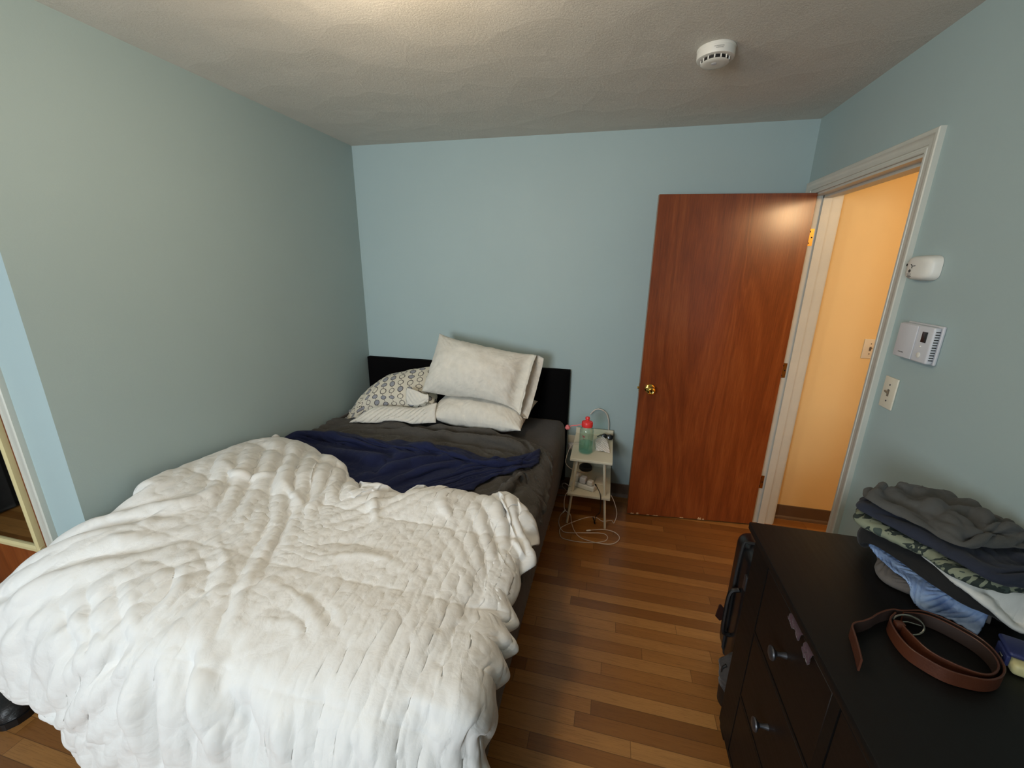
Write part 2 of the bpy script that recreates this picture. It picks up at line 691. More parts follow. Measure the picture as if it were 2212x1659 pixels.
def floor_mat():
    t = NT('oak strip floor')
    s = t.sep(t.coord())
    X, Y = s[0], s[1]
    W_ = 0.0572
    fy = t.math('DIVIDE', Y, W_)
    row = t.math('FLOOR', fy)
    wn = t.n('ShaderNodeTexWhiteNoise', noise_dimensions='1D')
    t.set(wn.inputs['W'], row)
    off = t.math('MULTIPLY', wn.outputs['Value'], 7.3)
    fx = t.math('DIVIDE', t.math('ADD', X, off), 0.78)
    pl = t.math('FLOOR', fx)
    w2 = t.n('ShaderNodeTexWhiteNoise', noise_dimensions='2D')
    t.set(w2.inputs['Vector'], t.comb(row, pl, 0.0))
    tone = w2.outputs['Value']
    gv = t.comb(t.math('ADD', t.math('MULTIPLY', X, 1.6), t.math('MULTIPLY', tone, 30.0)), t.math('MULTIPLY', Y, 34.0), t.math('MULTIPLY', tone, 9.0))
    g1 = t.noise(gv, 1.6, 5, 0.62, 0.7)
    gv2 = t.comb(t.math('MULTIPLY', X, 6.0), t.math('MULTIPLY', Y, 260.0), tone)
    g2 = t.noise(gv2, 2.0, 3, 0.6)
    base = t.ramp(tone, (0.0, lin((134, 87, 42))), (0.35, lin((156, 103, 51))), (0.7, lin((174, 119, 61))), (1.0, lin((197, 143, 81))))
    col = t.mix(t.math('MULTIPLY', g1, 0.55), base, lin((106, 68, 34)), 'MIX')
    col = t.mix(t.math('MULTIPLY', t.math('GREATER_THAN', g2, 0.58), 0.30), col, lin((92, 52, 24)))
    ey = t.math('ABSOLUTE', t.math('SUBTRACT', t.math('FRACT', fy), 0.5))
    ex = t.math('ABSOLUTE', t.math('SUBTRACT', t.math('FRACT', fx), 0.5))
    gap = t.math('MAXIMUM', t.math('GREATER_THAN', ey, 0.482), t.math('GREATER_THAN', ex, 0.4985))
    col = t.mix(t.math('MULTIPLY', gap, 0.55), col, lin((48, 26, 12)))
    nr = t.bump(t.math('SUBTRACT', t.math('MULTIPLY', g2, 0.15), gap), 0.25, 0.002)
    ro = t.math('ADD', 0.23, t.math('MULTIPLY', g1, 0.15))
    return t.fin(col, ro, nr, Coat_Weight=0.3, Coat_Roughness=0.22)


def stain_wood(name, dark, mid, light, rough=0.34):
    """reddish stained veneer, grain along object z with wide cathedral figure"""
    t = NT(name)
    s = t.sep(t.coord())
    v = t.comb(t.math('MULTIPLY', s[0], 4.2), t.math('MULTIPLY', s[1], 4.2), t.math('MULTIPLY', s[2], 0.55))
    big = t.noise(v, 1.15, 3, 0.5, 1.1)
    fig = t.math('FRACT', t.math('MULTIPLY', big, 5.0))
    fig = t.math('PINGPONG', fig, 0.5)
    v2 = t.comb(t.math('MULTIPLY', s[0], 60.0), t.math('MULTIPLY', s[1], 60.0), t.math('MULTIPLY', s[2], 2.2))
    fine = t.noise(v2, 3, 4, 0.65)
    f = t.math('ADD', t.math('MULTIPLY', fig, 0.40), t.math('MULTIPLY', fine, 0.72))
    f = t.math('ADD', f, t.math('MULTIPLY', t.math('SUBTRACT', t.noise(t.coord(), 2.0, 2), 0.5), 0.25))
    col = t.ramp(f, (0.18, lin(dark)), (0.48, lin(mid)), (0.85, lin(light)))
    nr = t.bump(fine, 0.06, 0.002)
    return t.fin(col, t.math('ADD', rough, t.math('MULTIPLY', fine, 0.10)), nr, Coat_Weight=0.6, Coat_Roughness=0.22)


M_ceil = ceiling_mat()
M_floor = floor_mat()
M_door = stain_wood('stained door veneer', (96, 42, 17), (128, 62, 26), (158, 90, 44), .26)
M_edge = stain_wood('door edge lipping', (120, 80, 45), (150, 104, 62), (172, 126, 80))
M_trim = plain('white gloss trim', (206, 206, 196), 0.38, 0.15, 60)
M_base = plain('brown vinyl baseboard', (96, 76, 60), 0.5)
M_brass = plain('brass', (224, 186, 96), 0.12, Metallic=1.0)
M_oldbrass = plain('worn brass', (170, 128, 62), 0.35, Metallic=1.0)
M_dark = plain('dark hole', (14, 12, 11), 0.6)
M_white = plain('white plastic', (226, 224, 216), 0.42)
M_white2 = plain('pale grey plastic', (206, 207, 212), 0.42)
M_ivory = plain('ivory plastic', (224, 218, 200), 0.4)
M_black = plain('black plastic', (18, 18, 19), 0.4)

HX = 2.35   # far end of the hall
o = bx('floor', XA - .15, HX + .1, YF - .15, YB + .15, -0.06, 0.0, M_floor); struct(o)
o = bx('ceiling', XA - .15, HX + .1, YF - .15, YB + .15, ZC, ZC + 0.08, M_ceil); struct(o)
o = bx('wall_back', XL - .25, HX + .1, YB, YB + .12, 0, ZC, M_wall)
struct(o)
o = bx('wall_left', -2.072, XL, YA, YB, 0, ZC, M_wall); struct(o)
# alcove wall with the closet door, facing the window
bm = bmesh.new()
box(bm, XA, -2.93, YA + .012, YA + .13, 0, ZC)
box(bm, -2.93, -2.072, YA + .012, YA + .13, 2.04, ZC)
o = obj('wall_alcove', bm, M_wall); struct(o)
o = bx('wall_far_left', XA - .12, XA, YF, YA + .13, 0, ZC, M_wall); struct(o)
# wall behind the camera, with the window opening
WX0, WX1, WZ0, WZ1 = -1.95, -0.60, 0.95, 2.20
bm = bmesh.new()
box(bm, XA - .12, WX0, YF - .14, YF, 0, ZC)
box(bm, WX1, XR + WT, YF - .14, YF, 0, ZC)
box(bm, WX0, WX1, YF - .14, YF, 0, WZ0)
box(bm, WX0, WX1, YF - .14, YF, WZ1, ZC)
o = obj('wall_front', bm, M_wall); struct(o)
o = bx('wall_light_block', .16, XR, YF, -.32, 0, ZC, M_wall); struct(o)  # unseen block, added to keep window light off the right wall
# right wall with the doorway
bm = bmesh.new()
box(bm, XR, XR + WT, YF, DY0, 0, ZC)
box(bm, XR, XR + WT, DY1, YB, 0, ZC)
box(bm, XR, XR + WT, DY0, DY1, DZ, ZC)
o = obj('wall_right', bm, M_wall); struct(o)
# hall beyond
o = bx('wall_hall_end', XR + WT, HX, YB - .004, YB, 0, ZC, M_hall); struct(o)
o = bx('wall_hall_side', HX, HX + .1, YF, YB, 0, ZC, M_hall); struct(o)
o = bx('wall_hall_front', XR + WT, HX, YF - .14, YF, 0, ZC, M_hall); struct(o)
o = bx('wall_hall_near', XR + WT, XR + WT + .004, YF, DY0 - .01, 0, ZC, M_hall); struct(o)


def baseboard(name, y, x0, x1):
    pr = [(0, 0), (-.016, 0), (-.012, .012), (-.005, .022), (-.005, .098), (-.003, .1016), (0, .1016)]
    bm = bmesh.new()
    prism(bm, [(y + a, b) for a, b in pr], 'x', x0, x1)
    struct(obj(name, bm, M_base))


baseboard('baseboard_back', YB, XL, XR)
baseboard('baseboard_hall', YB - .004, XR + WT, HX)
bm = bmesh.new()
prism(bm, [(XL, 0), (XL + .016, 0), (XL + .012, .012), (XL + .005, .022), (XL + .005, .1016), (XL, .1016)], 'y', YA, YB - .017)
struct(obj('baseboard_left', bm, M_base))

# ---------------------------------------------------------------- window behind the camera
win = struct(thing('window_1', 'white framed window behind the bed foot', 'window', (WX0, YF, WZ0)))
del win['label'], win['category']
bm = bmesh.new()
for a in ((WX0, WX0 + .05, WZ0, WZ1), (WX1 - .05, WX1, WZ0, WZ1), (WX0 + .05, WX1 - .05, WZ0, WZ0 + .05), (WX0 + .05, WX1 - .05, WZ1 - .05, WZ1), (WX0 + .05, WX1 - .05, 1.43, 1.48)):
    box(bm, a[0], a[1], YF - .10, YF - .05, a[2], a[3])
obj('window_frame', bm, M_trim, win)
bm = bmesh.new()
for a in ((WX0 - .07, WX0, WZ0 - .07, WZ1 + .07), (WX1, WX1 + .07, WZ0 - .07, WZ1 + .07), (WX0, WX1, WZ1, WZ1 + .07), (WX0, WX1, WZ0 - .07, WZ0)):
    box(bm, a[0], a[1], YF, YF + .016, a[2], a[3], .004)
obj('window_casing', bm, M_trim, win)


# ---------------------------------------------------------------- door casing (three moulded boards, mitred) and jambs
def casing_profile(w):
    # (across, out) from the inner edge to the outer edge
    return [(0, 0), (0, .010), (.004, .012), (.012, .012), (.014, .009), (.019, .009), (.021, .013), (.034, .016), (.048, .017), (.052, .020), (w - .003, .020), (w, .017), (w, 0)]


def casing(name, x, sx, y0, y1, zt, w, mat, zb=0.0, plane='x'):
    """door casing on the plane x (boards stand out by sx): up one side, across the top, down the other"""
    pr = casing_profile(w)
    bm = bmesh.new()
    rows = []
    for (yy, zz, dy, dz) in ((y0, zb, -1, 0), (y0, zt, -1, 1), (y1, zt, 1, 1), (y1, zb, 1, 0)):
        r = []
        for a, ou in pr:
            p = (x + sx * ou, yy + dy * a, zz + dz * a) if plane == 'x' else (yy + dy * a, x + sx * ou, zz + dz * a)
            r.append(bm.verts.new(p))
        rows.append(r)
    n = len(pr)
    for A, B in zip(rows, rows[1:]):
        for i in range(n):
            bm.faces.new((A[i], A[(i + 1) % n], B[(i + 1) % n], B[i]))
    bm.faces.new(rows[0])
    bm.faces.new(rows[-1])
    return struct(obj(name, bm, mat, None, 'auto'))


casing('trim_1', XR, -1, DY0, DY1, DZ, .0655, M_trim)
casing('trim_2', XR + WT, 1, DY0, DY1, DZ, .0655, M_trim)
bm = bmesh.new()
jt = .003
# jamb lining with the door stop half way through the wall
for (s, y) in ((1, DY0), (-1, DY1)):
    pts = [(XR - .001, y), (XR - .001, y + s * .010), (XR + .044, y + s * .010), (XR + .044, y + s * .022), (XR + .085, y + s * .022), (XR + .085, y + s * .010), (XR + WT + .001, y + s * .010), (XR + WT + .001, y)]
    prism(bm, pts, 'z', 0, DZ - .0)
pts = [(XR - .001, DZ), (XR - .001, DZ - .010), (XR + .044, DZ - .010), (XR + .044, DZ - .022), (XR + .085, DZ - .022), (XR + .085, DZ - .010), (XR + WT + .001, DZ - .010), (XR + WT + .001, DZ)]
prism(bm, pts, 'y', DY0 + .010, DY1 - .010)
jamb = struct(obj('trim_3', bm, M_trim))
# strike plate on the near jamb
bx('strike_plate', XR + .030, XR + .060, DY0 + .010, DY0 + .0125, .87, .93, M_dark, jamb)

# ---------------------------------------------------------------- room door, swung open towards the back wall
hx, hy, ex, ey = 1.0126, 2.679, 0.2083, 2.597
dl = math.hypot(hx - ex, hy - ey)
ang = math.atan2(ey - hy, ex - hx)
door = thing('door_1', 'open reddish brown flush wooden door', 'door', (hx, hy, 0.012))
del door['label'], door['category']
struct(door)
T = Matrix.Translation((hx, hy, .012)) @ Matrix.Rotation(ang, 4, 'Z')    # local x along the leaf, local +y = room side? set below
# local frame: x from hinge to free edge; the face seen from the room is at local y=0, thickness goes to local -y
dh = 2.018


def dbox(bm, x0, x1, y0, y1, z0, z1, bev=0.0):
    vs = box(bm, x0, x1, y0, y1, z0, z1, bev)
    return vs


bm = bmesh.new()
box(bm, 0, dl, -.035, 0, 0, dh, .0015, 1)
slab = obj('door_slab', bm, M_door, None, 'auto')
slab.matrix_basis = T
slab.parent = door
slab.matrix_parent_inverse = door.matrix_basis.inverted()
slab.data.materials.append(M_edge)
for p in slab.data.polygons:
    if abs(p.normal.x) > .9 or abs(p.normal.z) > .9:
        p.material_index = 1
slab.name = 'door_slab'


def dpart(name, bm, mat, par=None, smooth='auto'):
    o = obj(name, bm, mat, None, smooth)
    o.matrix_basis = T
    o.parent = par or door
    o.matrix_parent_inverse = (par or door).matrix_basis.inverted()
    return o


kx, kz = dl - .062, .91 - .012
bm = bmesh.new()
R90 = Matrix.Translation((kx, 0, kz)) @ Matrix.Rotation(-PI / 2, 4, 'X')
lathe(bm, [(0, 0), (.0315, 0), (.0315, .004), (.029, .0075), (.022, .010), (.0135, .012), (.0125, .022), (.016, .027), (.0235, .033), (.0268, .042), (.0262, .052), (.0215, .059), (.015, .0625), (.0125, .0605), (0, .0595)], 40, R90)
dpart('door_knob', bm, M_brass)
bm = bmesh.new()
R90b = Matrix.Translation((kx, -.035, kz)) @ Matrix.Rotation(PI / 2, 4, 'X')
lathe(bm, [(0, 0), (.0315, 0), (.0315, .004), (.022, .010), (.0125, .014), (.0125, .022), (.0235, .033), (.0268, .042), (.0215, .059), (0, .062)], 32, R90b)
dpart('door_knob', bm, M_brass)
bm = bmesh.new()
box(bm, dl - .0005, dl + .0015, -.030, -.005, kz - .028, kz + .028)
box(bm, dl, dl + .011, -.024, -.011, kz - .007, kz + .007, .002)
dpart('latch', bm, M_oldbrass)
for hz in (1.81, 1.053, .302):
    yj = DY1 - .010
    bm = bmesh.new()
    box(bm, XR + .002, XR + .034, yj - .0025, yj + .0005, hz - .045, hz + .045)
    lathe(bm, [(0, -.047), (.0062, -.047), (.0062, .047), (0, .047)], 12, Matrix.Translation((XR - .004, yj - .008, hz)))
    box(bm, XR - .012, XR - .002, yj - .0095, yj - .0065, hz - .044, hz + .044)
    h = obj('hinge', bm, M_oldbrass, door, 'auto')
    for (sx_, sz_) in ((.010, .030), (.010, -.030), (.022, 0)):
        bm = bmesh.new()
        lathe(bm, [(0, .0006), (.0042, .0004), (.0042, 0), (0, 0)], 10, Matrix.Translation((XR + .004 + sx_, yj - .0026, hz + sz_)) @ Matrix.Rotation(PI / 2, 4, 'X'))
        obj('screw', bm, M_dark, h)
# scuffed paint chips along the bottom edge of the door
bm = bmesh.new()
for (cx, w, hh) in ((dl - .035, .012, .010), (dl - .07, .008, .016), (dl - .14, .010, .006), (dl - .19, .02, .005), (dl - .36, .014, .007), (dl - .475, .013, .018), (dl - .5, .006, .012)):
    prism(bm, [(cx - w, .0), (cx + w, .0), (cx + w * .5, hh), (cx - w * .2, hh * .6), (cx - w * .6, hh)], 'y', .0002, .0008)
dpart('paint_chip', bm, plain('pale chipped wood', (196, 160, 120), .8), slab, False)

# ---------------------------------------------------------------- closet door, casing and hanging mirror in the alcove
casing('trim_4', YA, -1, -2.93, -2.072, 2.04, .062, M_trim, plane='y')
# the board nearest the bed stands on the end of the left wall
cd_ = bx('door_2', -2.93, -2.074, YA - .004, YA + .034, .012, 2.036, M_door, None, .002)
struct(cd_)
M_cream = plain('cream painted wood', (214, 200, 150), .5, .2, 80)
tmir = NT('mirror glass')
M_mirror = tmir.fin(lin((205, 205, 200)), .02, None, Metallic=1.0)
mir = thing('mirror', 'narrow cream framed mirror hung on the brown closet door at far left', 'mirror', (-2.24, .90, .54))
mx0, mx1, mz0, mz1, fw = -2.392, -2.092, .535, 1.75, .027
yb_ = YA - .0045
bm = bmesh.new()
for (a, b, c, d) in ((mx0, mx1, mz0, mz0 + fw), (mx0, mx1, mz1 - fw, mz1)):
    prism(bm, [(yb_, c), (yb_ - .016, c + .002), (yb_ - .018, c + fw * .6), (yb_ - .012, d - .002), (yb_, d)], 'x', a, b)
for (a, b) in ((mx0, mx0 + fw), (mx1 - fw, mx1)):
    prism(bm, [(a, yb_), (a + .002, yb_ - .016), ((a + b) / 2, yb_ - .019), (b - .002, yb_ - .016), (b, yb_)], 'z', mz0 + .0005, mz1 - .0005)
obj('mirror_frame', bm, M_cream, mir)
bx('mirror_glass', mx0 + fw, mx1 - fw, yb_ - .006, yb_, mz0 + fw, mz1 - fw, M_mirror, mir)

# black coat hanging opposite the mirror
coat = thing('coat', 'black coat hanging opposite the mirror, seen only in its reflection', 'coat', (-3.92, .20, .02))
nn_, mm_ = 40, 40
th_ = np.linspace(0, 2 * PI, nn_)[:, None] * np.ones((1, mm_))
hz_ = np.linspace(0, 1, mm_)[None, :] * np.ones((nn_, 1))
wy_ = np.interp(hz_[0], [0, .6, .88, .96, 1], [.30, .26, .23, .10, .03])[None, :]
Xc = np.stack([-3.91 + .055 * np.cos(th_) * (1 - .3 * hz_) + .008 * np.sin(5 * th_), .20 + 1.3 * wy_ * np.sin(th_) + .006 * np.sin(9 * th_), .015 + 1.5 * hz_], -1)
M_coat = cloth_mat('black wool', (12, 12, 13), .95, .2, 10, .05)
two_sided('coat_body', Xc, Xc * .999 + np.array([-3.91, .20, .8]) * .001, M_coat, coat, uvs_rest(Xc))
tubeobj('hanger', [(-3.998, .20, 1.56), (-3.95, .20, 1.55), (-3.91, .20, 1.515)], .006, M_pewter_ if 'M_pewter_' in globals() else M_oldbrass, coat)
# ================================================================ bed
BX0, BX1, BY0, BY1, BZ = -1.800, -0.268, 0.680, 2.735, 0.580
M_head = cloth_mat('black upholstery', (9, 8, 9), .92, .12, 20, .0)
M_spring = cloth_mat('beige box spring fabric', (190, 158, 132), .9, .1)
M_head.node_tree.nodes['Principled BSDF'].inputs['Specular IOR Level'].default_value = .08
M_sheet = cloth_mat('charcoal sheet', (72, 67, 64), .9, .22, 9, .1)
M_flat = cloth_mat('dark grey flat sheet', (74, 70, 65), .9, .75, 12, .1)
M_navy = cloth_mat('navy fleece', (13, 24, 64), .95, .4, 16, .03, .35)

bed = thing('bed', 'black upholstered bed with a tufted headboard against the back wall', 'bed', (-1.03, 1.75, 0))
# headboard: padded panel with buttons sunk into it
HB = (-1.822, -0.248, .10, .945)
nx, nz = 97, 53
bm = bmesh.new()
gx = np.linspace(HB[0], HB[1], nx)
gz = np.linspace(HB[2], HB[3], nz)
btn = [(HB[0] + .21 + .385 * i, z) for i in range(4) for z in (.70,)] + [(HB[0] + .21 + .385 * i, .42) for i in range(4)]
front = []
for i, x in enumerate(gx):
    r = []
    for k, z in enumerate(gz):
        e = min(x - HB[0], HB[1] - x, HB[3] - z)
        d = .022 * (1 - math.exp(-e / .012))
        for (bx_, bz_) in btn:
            q = math.hypot(x - bx_, z - bz_)
            d -= .013 * math.exp(-(q / .022) ** 2) + .004 * math.exp(-(q / .06) ** 2)
        r.append(bm.verts.new((x, 2.790 - d, z)))
    front.append(r)
for i in range(nx - 1):
    for k in range(nz - 1):
        bm.faces.new((front[i][k], front[i + 1][k], front[i + 1][k + 1], front[i][k + 1]))
edge = [front[i][0] for i in range(nx)] + [front[-1][k] for k in range(1, nz)] + [front[i][-1] for i in range(nx - 2, -1, -1)] + [front[0][k] for k in range(nz - 2, 0, -1)]
back = [bm.verts.new((v.co.x, 2.826, v.co.z)) for v in edge]
for i in range(len(edge)):
    j = (i + 1) % len(edge)
    bm.faces.new((edge[i], edge[j], back[j], back[i]))
bm.faces.new(back)
hb = obj('headboard', bm, M_head, bed, 'auto')
for (bx_, bz_) in btn:
    bm = bmesh.new()
    lathe(bm, [(0, .006), (.006, .005), (.010, .002), (.0105, -.003), (0, -.004)], 16, Matrix.Translation((bx_, 2.786, bz_)) @ Matrix.Rotation(PI / 2, 4, 'X'))
    obj('button', bm, M_head, hb, 'auto')
for (x, y) in ((BX0 + .05, BY0 + .08), (BX1 - .06, BY0 + .08), (BX0 + .05, BY1 - .1), (BX1 - .06, BY1 - .1), (-1.03, 1.7)):
    bm = bmesh.new()
    lathe(bm, [(0, 0), (.024, 0), (.026, .012), (.018, .02), (.017, .17), (0, .17)], 16, Matrix.Translation((x, y, 0)))
    obj('leg', bm, M_black, bed, 'auto')
bm = bmesh.new()
box(bm, BX0 + .01, BX1 - .005, BY0 + .02, BY1, .165, .195, .004)
obj('frame', bm, M_black, bed, 'auto')
bx('box_spring', BX0 + .005, BX1 - .002, BY0 + .01, BY1, .195, .385, M_spring, bed, .03, 3)
bx('mattress', BX0 + .01, BX1 - .028, BY0 + .01, BY1, .386, BZ - .018, M_spring, bed, .05, 4)


def bed_collide(off, floor=0.012, side=0.0):
    def f(X):
        rbox_push(X, (BX0 - .1, BY0, .1), (BX1 + side, BY1 + .3, BZ), .05, off)
        ins = (X[..., 1] > YA - .01)
        X[..., 0] = np.where(ins, np.maximum(X[..., 0], XL + .026 + off * .5), X[..., 0])
        X[..., 2] = np.maximum(X[..., 2], floor + off)
    return f


# fitted sheet: over the mattress top and down the right side
def prof_sheet(y, zb):
    return [(-1.812, y, .50), (-1.806, y, .575), (-1.6, y, .584), (-1.0, y, .586), (-.5, y, .584), (-.325, y, .580), (-.270, y, .553), (-.258, y, .46), (-.254, y, .34), (-.256, y, zb)]


ys = [2.750, 2.70, 2.5, 2.3, 2.05, 1.8, 1.5, 1.2, .95, .70]
zbs = [.30, .255, .215, .22, .235, .255, .275, .285, .27, .26]
ctrl = [prof_sheet(y, zb) for y, zb in zip(ys, zbs)]
us = [0, .035, .13, .4, .63, .72, .765, .83, .9, 1]
vs = [(2.752 - y) / (2.752 - .70) for y in ys]
G = cr_grid(ctrl, us, vs, 120, 96)
uu = np.linspace(0, 1, 120)[:, None]
fu = np.where(uu > .7, 1.012, 1.004) * np.ones((120, 96))
X = relax(G, fu, 1.016, it=50, kg=.06, kb=.3, seed=3, amp=.004, wl=5, grav=.0002, collide=bed_collide(.002))
X[..., 1] = np.minimum(X[..., 1], 2.760)
fs = sheet_mesh('fitted_sheet', X, M_sheet, .004, uv=uvs_rest(G))
tag(fs, 'charcoal fitted sheet stretched over the mattress and down its right side', 'sheet')

# rumpled flat sheet, pushed into ridges under the blanket
zt = .592
rows = [
    [(-1.80, 2.33, .60), (-1.55, 2.36, zt), (-1.2, 2.37, zt), (-.85, 2.40, zt), (-.55, 2.36, zt), (-.36, 2.26, zt), (-.285, 2.16, .585)],
    [(-1.80, 2.25, .625), (-1.55, 2.29, .63), (-1.2, 2.30, .635), (-.85, 2.30, .64), (-.55, 2.26, .635), (-.36, 2.17, .61), (-.250, 2.06, .56)],
    [(-1.80, 2.15, .61), (-1.55, 2.18, .61), (-1.2, 2.2, .61), (-.85, 2.18, .615), (-.55, 2.12, .615), (-.36, 2.04, .60), (-.245, 1.95, .545)],
    [(-1.80, 1.9, .60), (-1.55, 1.95, .60), (-1.2, 1.95, .60), (-.85, 1.95, .60), (-.55, 1.92, .60), (-.36, 1.88, .60), (-.242, 1.82, .53)],
    [(-1.79, 1.65, .60), (-1.55, 1.65, .60), (-1.2, 1.65, .60), (-.85, 1.65, .60), (-.55, 1.68, .605), (-.35, 1.70, .625), (-.245, 1.68, .51)],
    [(-1.79, 1.45, .60), (-1.55, 1.45, .60), (-1.2, 1.45, .60), (-.85, 1.45, .60), (-.55, 1.5, .60), (-.36, 1.5, .61), (-.242, 1.48, .45)],
    [(-1.79, 1.30, .60), (-1.55, 1.30, .60), (-1.2, 1.30, .60), (-.85, 1.30, .60), (-.55, 1.30, .60), (-.36, 1.30, .60), (-.240, 1.25, .42)],
]
G = cr_grid(rows, [0, .16, .39, .62, .81, .93, 1], [0, .1, .22, .45, .7, .87, 1], 150, 120)
v_ = np.linspace(0, 1, 120)[None, :]
u_ = np.linspace(0, 1, 150)[:, None]
fv = 1.05 + .45 * np.exp(-((v_ - .10) / .09) ** 2) * np.ones((150, 1)) + .35 * np.exp(-((v_ - .62) / .2) ** 2) * np.exp(-((u_ - .92) / .12) ** 2)
fu = 1.05 + .12 * np.exp(-((u_ - .92) / .1) ** 2) * np.ones((1, 120))
SF = [(.020, .020, [(735, 915), (830, 912), (940, 925), (1040, 938), (1150, 958)]), (-.014, .012, [(760, 928), (880, 930), (985, 945), (1080, 958)]), (.016, .014, [(880, 938), (1000, 952), (1100, 968), (1165, 985)]),
      (.014, .013, [(1010, 935), (1090, 945), (1170, 975)]), (-.012, .010, [(1020, 945), (1095, 955), (1160, 980)]),
      (.020, .016, [(1085, 1050), (1115, 1030), (1150, 1018)]), (.020, .014, [(1100, 1075), (1125, 1050), (1160, 1035)]), (-.018, .011, [(1095, 1062), (1120, 1040), (1152, 1028)]),
      (.018, .014, [(1128, 1095), (1140, 1065), (1165, 1050)]), (-.016, .010, [(1115, 1085), (1132, 1058), (1160, 1044)]), (.016, .014, [(1070, 1035), (1110, 1012), (1165, 1000)])]
G = G + normals(G) * (folds(G, SF) * 2.6 + fnoise(150, 120, 8, 5, 44) * .005)[..., None]
X = relax(G, 1 + (fu - 1) * .45, 1 + (fv - 1) * .45, it=90, kg=.05, kb=.2, seed=5, amp=.010, wl=6, grav=.0004, far=4, kfar=.08, collide=bed_collide(.010))
X = smooth(X, 1)
o = flat = sheet_mesh('flat_sheet', X, M_flat, .004, uv=uvs_rest(G), over=[fs], gap=.005, zmin=.5)
tag(o, 'dark grey flat sheet rumpled into ridges below the pillows', 'sheet')

# navy blanket
zt = .618
top_px = [(630, 962), (662, 932), (745, 934), (850, 948), (940, 955), (1060, 984), (1115, 985), (1166, 966)]
edge0 = [at(px, py, z=.635) for px, py in top_px]
edge0[0][0] = -1.805
rows = [
    [tuple(p) for p in edge0],
    [(p[0] + .01, p[1] - (.09 if i < 6 else .07), .672 if i < 3 else .655 if i < 6 else .635) for i, p in enumerate(edge0)],
    [(-1.80, 1.85, .66), (-1.66, 1.9, .65), (-1.40, 1.88, .645), (-1.10, 1.92, .64), (-.84, 1.93, .64), (-.60, 1.90, .64), (-.43, 1.96, .635), (-.335, 2.02, .61)],
    [(-1.79, 1.70, .63), (-1.62, 1.72, .63), (-1.38, 1.7, .625), (-1.10, 1.72, .63), (-.86, 1.74, .625), (-.66, 1.80, .63), (-.50, 1.87, .625), (-.37, 1.94, .61)],
    [(-1.79, 1.55, .62), (-1.62, 1.55, .62), (-1.38, 1.52, .62), (-1.10, 1.50, .62), (-.90, 1.52, .62), (-.76, 1.58, .62), (-.62, 1.72, .618), (-.48, 1.82, .612)],
    [(-1.79, 1.40, .62), (-1.62, 1.40, .62), (-1.38, 1.36, .62), (-1.10, 1.30, .62), (-.95, 1.35, .62), (-.84, 1.42, .62), (-.72, 1.56, .616), (-.60, 1.68, .61)],
]
G = cr_grid(rows, [0, .1, .27, .47, .66, .83, .94, 1], [0, .12, .32, .55, .8, 1], 170, 110)
u_ = np.linspace(0, 1, 170)[:, None]
v_ = np.linspace(0, 1, 110)[None, :]
fu = 1.04 + .16 * np.exp(-((u_ - .55) / .3) ** 2) * np.ones((1, 110))
fv = 1.12 + .10 * np.exp(-((u_ - .75) / .2) ** 2) * np.ones((1, 110))
NF = [(.022, .030, [(655, 945), (700, 940), (745, 945)]), (.016, .020, [(675, 940), (760, 965), (860, 988)]), (-.014, .014, [(690, 965), (770, 985), (850, 1003)]), (.018, .018, [(745, 1018), (870, 990), (990, 962)]),
      (-.016, .013, [(760, 1035), (880, 1003), (985, 975)]), (.018, .016, [(800, 1045), (900, 1008), (985, 985)]), (-.014, .012, [(830, 1050), (915, 1015), (1000, 992)]),
      (.018, .016, [(850, 1052), (945, 1020), (1030, 1002)]), (.016, .016, [(1000, 1025), (1080, 1000), (1150, 968)]), (-.014, .012, [(1000, 1005), (1070, 985), (1130, 965)]),
      (.014, .015, [(900, 962), (1000, 972), (1090, 990)]), (-.012, .012, [(870, 955), (960, 965), (1040, 985)]), (.014, .014, [(720, 985), (790, 1000), (850, 1000)]), (.014, .014, [(1050, 1000), (1060, 1015), (1030, 1030)])]
HB_ = folds(G, NF) * 2.3 + fnoise(170, 110, 12, 12, 41) * .006
X = relax(G + normals(G) * HB_[..., None], 1.006, 1.01, it=80, kg=.03, kb=.25, seed=8, amp=.008, wl=9, grav=.0005, far=8, kfar=.15, collide=bed_collide(.026))
X = smooth(X, 1)
o = blanket = sheet_mesh('blanket', X, M_navy, .008, uv=uvs_rest(G), over=[fs, flat], gap=.008, zmin=.5)
tag(o, 'navy blue fleece blanket crumpled across the bed above the duvet', 'blanket')

# ---------------------------------------------------------------- duvet


def duvet_mat():
    t = NT('white striped duvet')
    v = t.coord('UV')
    s = t.sep(v)
    st = t.math('SINE', t.math('MULTIPLY', s[0], 2 * PI / .050))
    puck = t.noise(t.scale(v, (42, 38, 1)), 1.0, 3, 0.6)
    big = t.noise(v, 2.2, 2)
    dashes = t.math('MULTIPLY', t.math('SMOOTH_MAX', st, 0.0, 0.4), t.math('ADD', .10, t.math('MULTIPLY', t.math('MULTIPLY', puck, big), 2.2)))
    cr = t.noise(v, 12, 5, .6, .4)
    cr2 = t.noise(t.scale(v, (26, 15, 1)), 1.0, 3, .6, .5)
    rdg = t.math('ABSOLUTE', t.math('SUBTRACT', t.noise(v, 8, 2, .5, .5), .5))
    nr = t.bump(cr, .18, .02)
    nr = t.bump(t.math('MINIMUM', rdg, .12), .25, .04, nr)
    nr = t.bump(cr2, .30, .010, nr)
    nr = t.bump(dashes, .45, .006, nr)
    c = lin((226, 225, 222))
    return t.fin(c, .75, nr, Sheen_Weight=.1)


